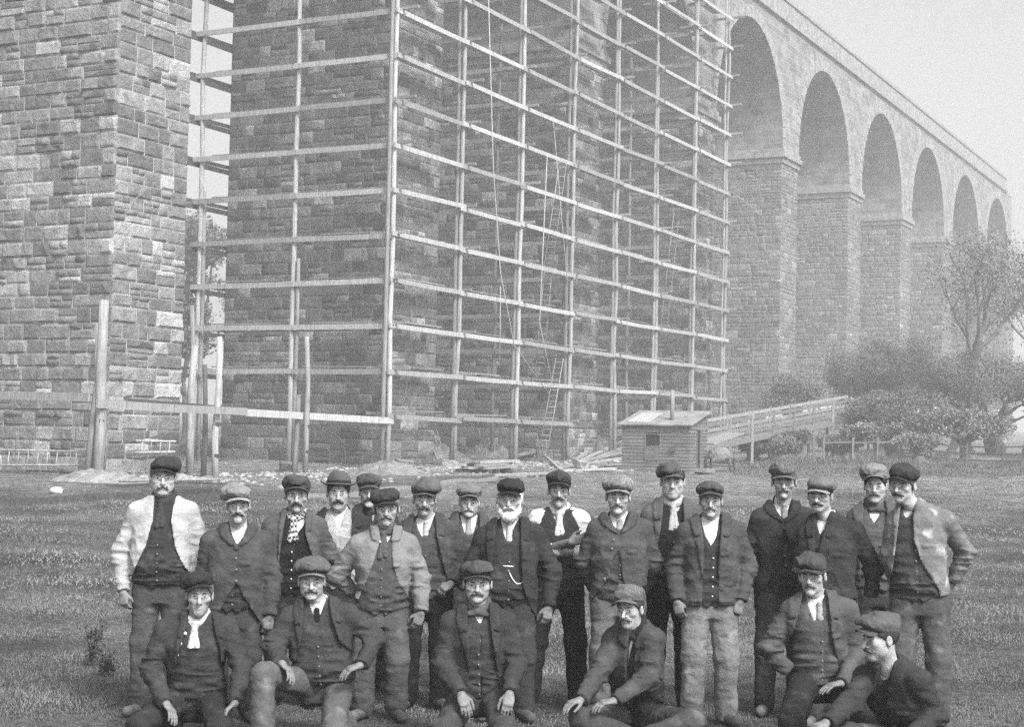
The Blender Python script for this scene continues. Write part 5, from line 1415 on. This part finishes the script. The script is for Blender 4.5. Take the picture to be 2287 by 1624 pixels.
MEN = [
 dict(label='standing man in a pale open work jacket over dark waistcoat, one fist hanging', c='A', d=11.6, f=(475, 305), sl=(338, 402), sr=(622, 402), el=(238, 640, 0.03), er=(700, 610, 0.05), wl=(252, 852, -0.05), wr=(655, 770, 0.0),
   hl=HANG_L, belly=0.03, b=1.03, jack=0.42, jvar=0.22, jdirt=0.0, jopen=[(290, 415, 535), (450, 418, 522), (600, 380, 545), (700, 330, 585), (800, 280, 640)], jhem=(775, 760), lapel=0.0, vest=0.045, vopen=[(300, 440, 500), (365, 470, 472), (420, 475, 465)],
   neck=('scarf', 0.06, None), shirt=0.06, capt=0.05, captilt=-5, cappuff=0.95, mo=1.5, mot=0.12, mod=1.2, hair=0.16, trou=0.088, leg=1.02, skin=0.42, vbtop=0.3),
 dict(label='standing man in a buttoned grey jacket with white scarf and pale peaked cap', c='A', d=11.45, f=(903, 466), sl=(752, 572), sr=(1042, 572), el=(705, 800, 0.03), er=(1098, 790, 0.03), wl=(720, 985, -0.02), wr=(1085, 990, -0.06),
   hl=HANG_L, hr=HANG_R, jack=0.075, jopen=[(440, 828, 965), (540, 858, 932), (606, 902, 890), (800, 902, 890), (880, 850, 930), (970, 800, 985), (1100, 740, 1060)], jhem=(960, 1125), jbut=610, jbtn=[(896, 612), (896, 665), (896, 730), (896, 795)], vest=0.05, vopen=[(430, 825, 970), (550, 865, 925), (592, 897, 894)], shirt=0.7,
   capt=0.22, capp=None, peakt=0.33, captilt=3, cappitch=7, cappuff=1.05, mo=0.85, mot=0.02, mod=0.6, hair=0.12, trou=0.068, skin=0.34, loose=0.04, colz=0.055),
 dict(label='standing man in dark cap with checked neckerchief and black waistcoat', c='B', d=12.1, f=(228, 402), sl=(92, 488), sr=(345, 488), el=(20, 690, 0.06), er=(425, 660, 0.08), wl=(40, 860, 0.05), wr=(350, 790, 0.18),
   jack=0.11, jopen=[(420, 165, 275), (520, 150, 275), (680, 130, 325), (820, 115, 370)], jhem=(800, 800), lapel=0.6, vest=0.018, vopen=[(420, 170, 275), (480, 190, 265), (540, 220, 218)], neck=('scarf', 0.5, 'check'), shirt=0.6,
   capt=0.09, cappuff=0.95, cappitch=12, mo=1.35, mot=0.03, mod=0.9, hair=0.04, trou=0.030, skin=0.34, vbl=True),
 dict(label='man in a felt hat and pale waistcoat behind the standing row', c='B', d=12.6, f=(465, 386), sl=(362, 470), sr=(590, 470), el=(330, 650, 0.0), er=(640, 640, 0.0), wl=(380, 800, 0.0), wr=(590, 800, 0.0),
   jack=0.04, jopen=[(400, 390, 540), (520, 375, 545), (800, 370, 560)], jhem=(800, 800), vest=0.36, vopen=[(390, 425, 505), (480, 455, 478), (500, 470, 465)], shirt=0.6, dirt=0.0, cap='hat', capt=0.10, capz=0.004, mo=1.2, mot=0.03, mod=0.4, hair=0.03, trou=0.054, skin=0.34),
 dict(label='man in a ribbed cap half hidden behind the others, dark neckerchief', c='B', d=12.9, f=(640, 372), sl=(545, 452), sr=(750, 452), el=(510, 640, 0.0), er=(790, 640, 0.0), wl=(540, 800, 0.0), wr=(760, 800, 0.0),
   jack=0.05, jopen=[(400, 600, 690), (800, 590, 700)], jhem=(800, 800), vest=0.05, neck=('scarf', 0.035, None), shirt=0.3, capt=0.12, cappuff=0.9, captilt=4, capp='stripe', mo=1.1, mot=0.04, hair=0.06, trou=0.054, skin=0.35, hs=1.0),
 dict(label='standing man in a short light work jacket hanging open, hand behind one hip', c='B', d=11.6, f=(738, 482), sl=(585, 588), sr=(862, 585), el=(455, 765, 0.06), er=(935, 775, 0.02), wl=(560, 862, 0.16), wr=(938, 968, -0.08),
   hr=((-0.30, -0.1, -1), (-0.4, 1, 0.0), 0.75), jack=0.19, jvar=0.25, jopen=[(490, 690, 775), (560, 705, 765), (700, 665, 775), (800, 625, 800), (930, 570, 880)], jhem=(905, 915), lapel=0.9, jbut=560, jbtn=[(702, 575)], jbl=True, vest=0.085, vopen=[(490, 680, 785), (560, 715, 755), (590, 738, 735)],
   neck=('scarf', 0.10, None), shirt=0.5, capt=0.05, captilt=9, cappuff=0.92, cappitch=5, yaw=0, mo=1.0, mot=0.10, mod=0.6, hair=0.10, trou=0.115, leg=1.05, skin=0.34, whem=0.0),
 dict(label='standing man with drooping moustache, pale tie and fist at his belt', c='B', d=12.1, f=(955, 425), sl=(850, 512), sr=(1098, 512), el=(800, 700, 0.0), er=(1178, 700, 0.02), wl=(840, 850, 0.05), wr=(1118, 805, -0.12),
   hr=((-0.75, -0.35, -0.45), (-0.2, 0.5, -0.8), 1.2), jack=0.075, jopen=[(410, 895, 1012), (520, 880, 1020), (700, 870, 1060), (900, 850, 1110)], jhem=(930, 930), vest=0.075, vopen=[(420, 895, 1010), (500, 915, 985), (555, 945, 942)], neck=('tie', 0.42, None), shirt=0.65,
   capt=0.14, cappuff=1.05, cappitch=6, mo=1.6, mot=0.06, mod=1.1, hair=0.2, brow=0.05, trou=0.020, skin=0.37),
 dict(label='man with fair moustache and greying hair peering between two others', c='C', d=12.9, f=(313, 432), sl=(212, 492), sr=(415, 492), el=(190, 660, 0.0), er=(450, 660, 0.0), wl=(230, 800, 0.0), wr=(420, 800, 0.0),
   jack=0.09, jopen=[(430, 255, 370), (800, 250, 375)], jhem=(800, 800), vest=0.07, vopen=[(430, 260, 365), (520, 285, 340), (545, 312, 310)], neck=('tie', 0.3, None), shirt=0.6, capt=0.16, cappuff=0.9, cappitch=10, mo=1.2, mot=0.22, mod=0.5, hair=0.28, trou=0.054, skin=0.37, hs=1.0, tilt=2),
 dict(label='old man with a full white beard and watch chain in a dark coat', c='C', d=11.7, f=(543, 430), sl=(402, 545), sr=(688, 530), el=(318, 745, 0.05), er=(785, 735, 0.02), wl=(360, 930, 0.0), wr=(765, 935, -0.06),
   hl=HANG_L, hr=((-0.1, -0.1, -1), (-0.5, 1, 0), 0.8), jack=0.042, jopen=[(450, 475, 605), (600, 455, 608), (800, 440, 615), (900, 420, 640), (1020, 380, 700)], jhem=(1000, 1005), lapel=1.0, vest=0.042, vopen=[(450, 490, 590), (540, 515, 550), (585, 530, 527)], neck=('tie', 0.42, None), shirt=0.6, chain=True,
   capt=0.035, cappuff=1.0, captilt=-4, cappitch=7, mo=1.2, mot=0.45, hair=0.5, beard=0.55, brow=0.3, trou=0.054, skin=0.34, belly=0.02, yaw=-4, leg=1.05),
 dict(label='shirt-sleeved man with folded arms and dark waistcoat', c='C', d=12.3, f=(823, 372), sl=(705, 452), sr=(945, 452), el=(745, 622, -0.04), er=(965, 632, -0.04), wl=(880, 575, -0.27), wr=(800, 640, -0.20),
   hl=((0.9, -0.05, 0.25), (0.1, 0.9, 0.1), 1.0), hr=((-1, -0.02, 0.02), (0, 0.9, 0), 1.0), sleeves=True, jack=None, vest=0.04, vopen=[(380, 775, 865), (440, 800, 850), (490, 828, 826)], shirt=0.62, whem=-0.05,
   capt=0.06, cappuff=0.92, cappitch=10, mo=0.9, mot=0.03, mod=0.5, hair=0.03, trou=0.022, al=(-0.20, -0.1), ar=(0.17, 0.05), skin=0.34, neck=('scarf', 0.5, None), tdirt=0.05),
 dict(label='standing man in a pale herringbone cap, hands behind his buttoned jacket', c='C', d=11.8, f=(1158, 414), sl=(1042, 502), sr=(1298, 502), el=(965, 690, 0.06), er=(1362, 690, 0.06), wl=(1040, 860, 0.2), wr=(1300, 850, 0.2),
   jack=0.085, jopen=[(400, 1096, 1232), (480, 1130, 1202), (540, 1172, 1160), (610, 1172, 1160), (660, 1135, 1172), (780, 1108, 1185), (930, 1000, 1240)], jhem=(915, 830), jbut=520, jbtn=[(1135, 562), (1125, 612), (1100, 690), (1085, 785)], vest=0.06, whem=0.0, vopen=[(400, 1105, 1225), (480, 1135, 1195), (520, 1170, 1165)], neck=('tie', 0.3, None), shirt=0.62,
   capt=0.28, capp='stripe', cappuff=1.0, mo=0.9, mot=0.08, mod=0.4, hair=0.10, trou=0.149, leg=1.0, skin=0.37, loose=0.036),
 dict(label='tall clean-shaven man in open jacket and dark jersey waistcoat behind two others', c='D', d=12.25, f=(573, 322), sl=(452, 420), sr=(692, 420), el=(440, 600, 0.03), er=(740, 610, 0.05), wl=(470, 780, 0.1), wr=(690, 800, 0.1),
   jack=0.11, jopen=[(320, 530, 640), (440, 518, 640), (600, 490, 650), (800, 480, 660)], jhem=(740, 740), vest=0.028, vopen=[(320, 540, 640), (390, 560, 620), (420, 588, 585)], neck=('scarf', 0.42, None), shirt=0.5, capt=0.13, capp='stripe', cappuff=0.95, captilt=5, cappitch=6, mo=0, hair=0.02, trou=0.016, skin=0.37, tdirt=0.0),
 dict(label='man in grey jacket and light trousers with both hands hanging', c='D', d=11.7, f=(790, 434), sl=(660, 515), sr=(930, 512), el=(590, 725, 0.04), er=(1000, 715, 0.04), wl=(598, 905, -0.06), wr=(960, 905, -0.06),
   hl=((0.25, -0.1, -1), (0.35, 1, 0.1), 1.0), hr=((-0.25, -0.1, -1), (-0.35, 1, 0.1), 1.0), jack=0.085, jopen=[(430, 735, 860), (520, 745, 850), (600, 752, 838), (750, 748, 832), (950, 742, 838)], jhem=(938, 935), vest=0.045, vopen=[(430, 740, 855), (540, 765, 830), (600, 798, 795)], whem=-0.02, shirt=0.66, colz=0.05,
   capt=0.10, cappuff=0.95, cappitch=9, mo=0.55, mot=0.10, mod=0.3, hair=0.06, trou=0.190, tdirt=0.4, leg=1.06, skin=0.35, vbl=True),
 dict(label='man in dark jacket buttoned once over waistcoat, starched collar and tie', c='E', d=12.15, f=(198, 326), sl=(68, 440), sr=(318, 436), el=(-5, 640, 0.04), er=(372, 620, 0.06), wl=(60, 820, 0.15), wr=(330, 800, 0.15),
   jack=0.045, jopen=[(320, 132, 262), (410, 165, 235), (468, 205, 198), (480, 205, 195), (600, 165, 235), (800, 120, 300), (880, 60, 340)], jhem=(860, 860), jbut=465, vest=0.03, vopen=[(320, 140, 258), (400, 168, 232), (455, 204, 200)], neck=('tie', 0.3, None), shirt=0.66, capt=0.16, capp='stripe', cappuff=0.95, cappitch=5, mo=1.1, mot=0.12, mod=0.5, hair=0.08, trou=0.061, skin=0.34, whem=0.0),
 dict(label='man with broad pale peak and white scarf in a double dark jacket', c='E', d=11.7, f=(402, 408), sl=(338, 522), sr=(590, 512), el=(300, 720, 0.04), er=(712, 720, 0.03), wl=(330, 900, 0.15), wr=(692, 880, 0.06),
   by=-14, yaw=-12, jack=0.045, jopen=[(430, 375, 450), (520, 372, 420), (600, 372, 400), (700, 372, 385), (900, 360, 372)], jhem=(900, 900), vest=0.045, vopen=[(420, 370, 480), (480, 380, 440), (540, 400, 398)], shirt=0.68, colz=0.0, capt=0.15, peakt=0.3, captilt=0, cappitch=5, cappuff=1.05, mo=0.9, mot=0.05, mod=0.4, hair=0.04, trou=0.068, skin=0.37),
 dict(label='man in white shirt with bow tie and grey waistcoat behind the row end', c='E', d=12.25, f=(718, 346), sl=(612, 440), sr=(838, 436), el=(590, 630, 0.03), er=(880, 620, 0.05), wl=(640, 800, 0.1), wr=(850, 800, 0.1),
   jack=0.10, jopen=[(340, 665, 785), (450, 655, 790), (600, 650, 800), (800, 640, 810)], jhem=(800, 800), vest=0.11, vopen=[(340, 680, 775), (430, 700, 748), (470, 722, 720)], neck=('bow', 0.10, None), shirt=0.7, capt=0.20, captilt=6, cappitch=15, capz=0.004, cappuff=0.95, mo=1.0, mot=0.12, mod=0.4, hair=0.02, brow=0.03, trou=0.081, skin=0.35, yaw=-4),
 dict(label='big man in a stained light jacket hanging open, hand behind his back', c='E', d=11.5, f=(870, 352), sl=(850, 455), sr=(1105, 450), el=(800, 640, 0.05), er=(1232, 640, 0.06), wl=(830, 800, 0.16), wr=(1158, 800, 0.12),
   hr=((-0.3, 0.3, -1), (-0.6, 0.6, 0), 0.8), by=-16, yaw=-20, b=1.03, belly=0.02, jack=0.17, jvar=0.3, jdirt=0.8, jopen=[(350, 858, 950), (430, 848, 930), (560, 835, 935), (700, 815, 985), (860, 775, 1085)], jhem=(860, 880), lapel=0.6, jbtn=[(838, 480), (822, 610)], jbl=True, vest=0.06, vopen=[(350, 850, 960), (420, 870, 920), (445, 888, 885)], neck=('tie', 0.12, None), shirt=0.62,
   capt=0.05, cappuff=1.0, captilt=-4, cappitch=10, mo=1.7, mot=0.05, mod=0.7, hair=0.10, trou=0.101, leg=1.06, skin=0.37, whem=0.0, tdirt=0.35, al=(-0.14, 0.0), ar=(0.13, -0.05)),
 # kneeling and sitting row
 dict(label='kneeling man with pale buttons on open jacket and white neckerchief, hands on thighs', c='A', d=10.7, f=(683, 985), sl=(492, 1075), sr=(836, 1068), el=(408, 1290, 0.0), er=(930, 1290, 0.0), wl=(492, 1490, -0.30), wr=(895, 1485, -0.30),
   hl=REST_L, hr=((-0.6, -0.5, -0.55), (-0.1, -0.45, -1), 0.4), stand=False, hip=(670, 1470, 0.12), legs=[(-0.26, -0.40, 0.15), (0.25, -0.40, 0.15), (-0.16, 0.10, 0.07), (0.16, 0.10, 0.07)], jack=0.055, jopen=[(960, 600, 745), (1060, 610, 755), (1200, 565, 790), (1400, 515, 800), (1480, 490, 810)], jhem=(1440, 1440), lapel=0.7,
   jbtn=[(598, 1105), (572, 1162), (550, 1228)], jbl=True, jbr=0.0125, vest=0.055, vb=False, vopen=[(960, 605, 745), (1040, 625, 705), (1110, 648, 645)], neck=('scarf', 0.5, None), shirt=0.5, capt=0.035, captilt=8, cappitch=13, capz=0.0, cappuff=0.9, mo=0, hair=0.12, tilt=1, trou=0.035, skin=0.34, hs=1.08),
 dict(label='man down on one knee in grey trousers with dark tie, hand on raised knee', c='B', d=10.7, f=(312, 905), sl=(200, 1002), sr=(522, 990), el=(95, 1180, -0.02), er=(672, 1120, 0.05), wl=(140, 1262, -0.34), wr=(600, 1272, -0.16),
   hl=((0.65, -0.45, -0.45), (0.0, -0.3, -1), 0.6), hr=((-0.85, -0.3, -0.30), (0.05, 0.2, -1), 0.5), stand=False, hip=(385, 1375, 0.10), legs=[(-0.30, -0.42, 0.50), (0.14, -0.30, 0.10), (-0.28, -0.50, 0.10), (0.16, 0.25, 0.07)], belly=0.03, b=1.03, jack=0.06, jopen=[(880, 262, 400), (1000, 262, 420), (1150, 250, 470), (1260, 215, 540), (1330, 180, 600)], jhem=(1270, 1290), lapel=0.9,
   vest=0.06, vopen=[(880, 275, 395), (960, 296, 376), (1055, 342, 336)], neck=('tie', 0.02, None), shirt=0.66, capt=0.12, captilt=0, cappitch=9, cappuff=1.1, peakt=0.16, mo=1.5, mot=0.08, mod=0.4, hair=0.15, trou=0.12, leg=0.95, tdirt=0.35, skin=0.34, hs=1.06),
 dict(label='kneeling man with long moustache and knotted bow neckerchief', c='C', d=10.7, f=(360, 918), sl=(212, 1032), sr=(518, 1032), el=(162, 1280, -0.02), er=(580, 1270, -0.02), wl=(268, 1435, -0.26), wr=(545, 1430, -0.26),
   hl=((0.3, -0.55, -0.65), (0.2, 0.1, -1), 0.7), hr=((-0.1, -0.55, -0.7), (-0.2, 0.1, -1), 0.8), stand=False, hip=(375, 1440, 0.10), legs=KNEEL, jack=0.05, jopen=[(920, 300, 425), (1040, 305, 430), (1200, 318, 455), (1400, 310, 480), (1520, 290, 520)], jhem=(1520, 1480), vest=0.055, vopen=[(920, 310, 415), (1000, 330, 405), (1060, 378, 375)], neck=('bow', 0.10, None), shirt=0.62,
   capt=0.08, cappuff=0.98, captilt=2, cappitch=10, mo=1.3, mot=0.06, mod=0.6, hair=0.03, trou=0.068, skin=0.34, hs=1.05),
 dict(label='seated man in striped cap leaning on his forearms, white collar and dark bow tie', c='D', d=10.6, f=(330, 1066), sl=(255, 1130), sr=(462, 1120), el=(150, 1330, -0.05), er=(440, 1340, -0.12), wl=(60, 1470, -0.25), wr=(250, 1478, -0.30),
   hl=((-0.7, -0.5, -0.15), (0, 0, -1), 0.5), hr=((-0.9, -0.3, -0.1), (0, 0.1, -1), 0.6), stand=False, by=-25, yaw=-22, hip=(390, 1568, 0.26), legs=[(-0.34, -0.22, 0.24), (0.36, -0.24, 0.24), (0.10, -0.42, 0.10), (-0.08, -0.36, 0.10)], jack=0.07, jopen=[(1060, 310, 400), (1150, 290, 345), (1250, 270, 330), (1350, 255, 320), (1500, 240, 330)], jhem=(1490, 1490), vest=0.025, neck=('bow', 0.03, None), shirt=0.66,
   capt=0.16, capp='stripe', captilt=4, cappitch=14, cappuff=0.85, mo=0.8, mot=0.06, hair=0.03, brow=0.04, trou=0.068, skin=0.35, tilt=-3, jbut=1250),
 dict(label='kneeling man in grey tweed jacket with hand in pocket and loose pale tie', c='E', d=10.7, f=(358, 872), sl=(242, 965), sr=(558, 962), el=(110, 1180, 0.03), er=(625, 1200, 0.0), wl=(225, 1300, 0.02), wr=(530, 1378, -0.22),
   hr=((-0.85, -0.35, -0.1), (0, 0.0, -1), 0.4), stand=False, hip=(395, 1360, 0.10), legs=[(-0.24, -0.40, 0.27), (0.24, -0.40, 0.27), (-0.2, -0.10, 0.09), (0.2, -0.10, 0.09)], yaw=-12, tilt=-2, jack=0.10, jopen=[(850, 330, 450), (950, 300, 460), (1100, 260, 470), (1230, 200, 500), (1330, 170, 540)], jhem=(1250, 1330), vest=0.10, vopen=[(850, 335, 450), (950, 350, 430), (1050, 385, 382)], neck=('tie', 0.30, None), shirt=0.66,
   capt=0.07, cappuff=0.95, captilt=-3, cappitch=4, mo=1.1, mot=0.09, mod=0.6, hair=0.05, trou=0.028, leg=1.02, skin=0.34, hs=1.03),
 dict(label='man reclining on the grass with face turned aside, white muffler', c='E', d=9.8, f=(745, 1240), sl=(690, 1360, 0.0), sr=(935, 1345), el=(590, 1480, -0.1), er=(1060, 1570, -0.05), wl=(450, 1600, -0.25), wr=(900, 1690, -0.25),
   hl=((-0.8, -0.4, -0.2), (0, 0, -1), 0.4), hr=((-0.8, -0.4, -0.2), (0, 0, -1), 0.4), stand=False, by=-40, yaw=-58, pit=8, hip=(960, 1730, 0.2), legs=[(-0.30, -0.10, 0.30), (-0.25, -0.45, 0.12), (-0.62, -0.20, 0.09), (-0.66, -0.5, 0.09)], jack=0.045, jopen=[(1240, 715, 800), (1330, 690, 800), (1450, 650, 760), (1600, 610, 720), (1700, 600, 710)], jhem=(1720, 1720), vest=0.04, vopen=[(1240, 720, 800), (1330, 690, 790), (1440, 660, 740), (1470, 690, 685)], shirt=0.5, colz=0.0,
   capt=0.11, cappuff=1.08, captilt=0, cappitch=10, mo=1.2, mot=0.05, hair=0.03, trou=0.068, skin=0.35, hs=1.06),
]
for i, s in enumerate(MEN):
    s['seed'] = i + 1
    person(s)
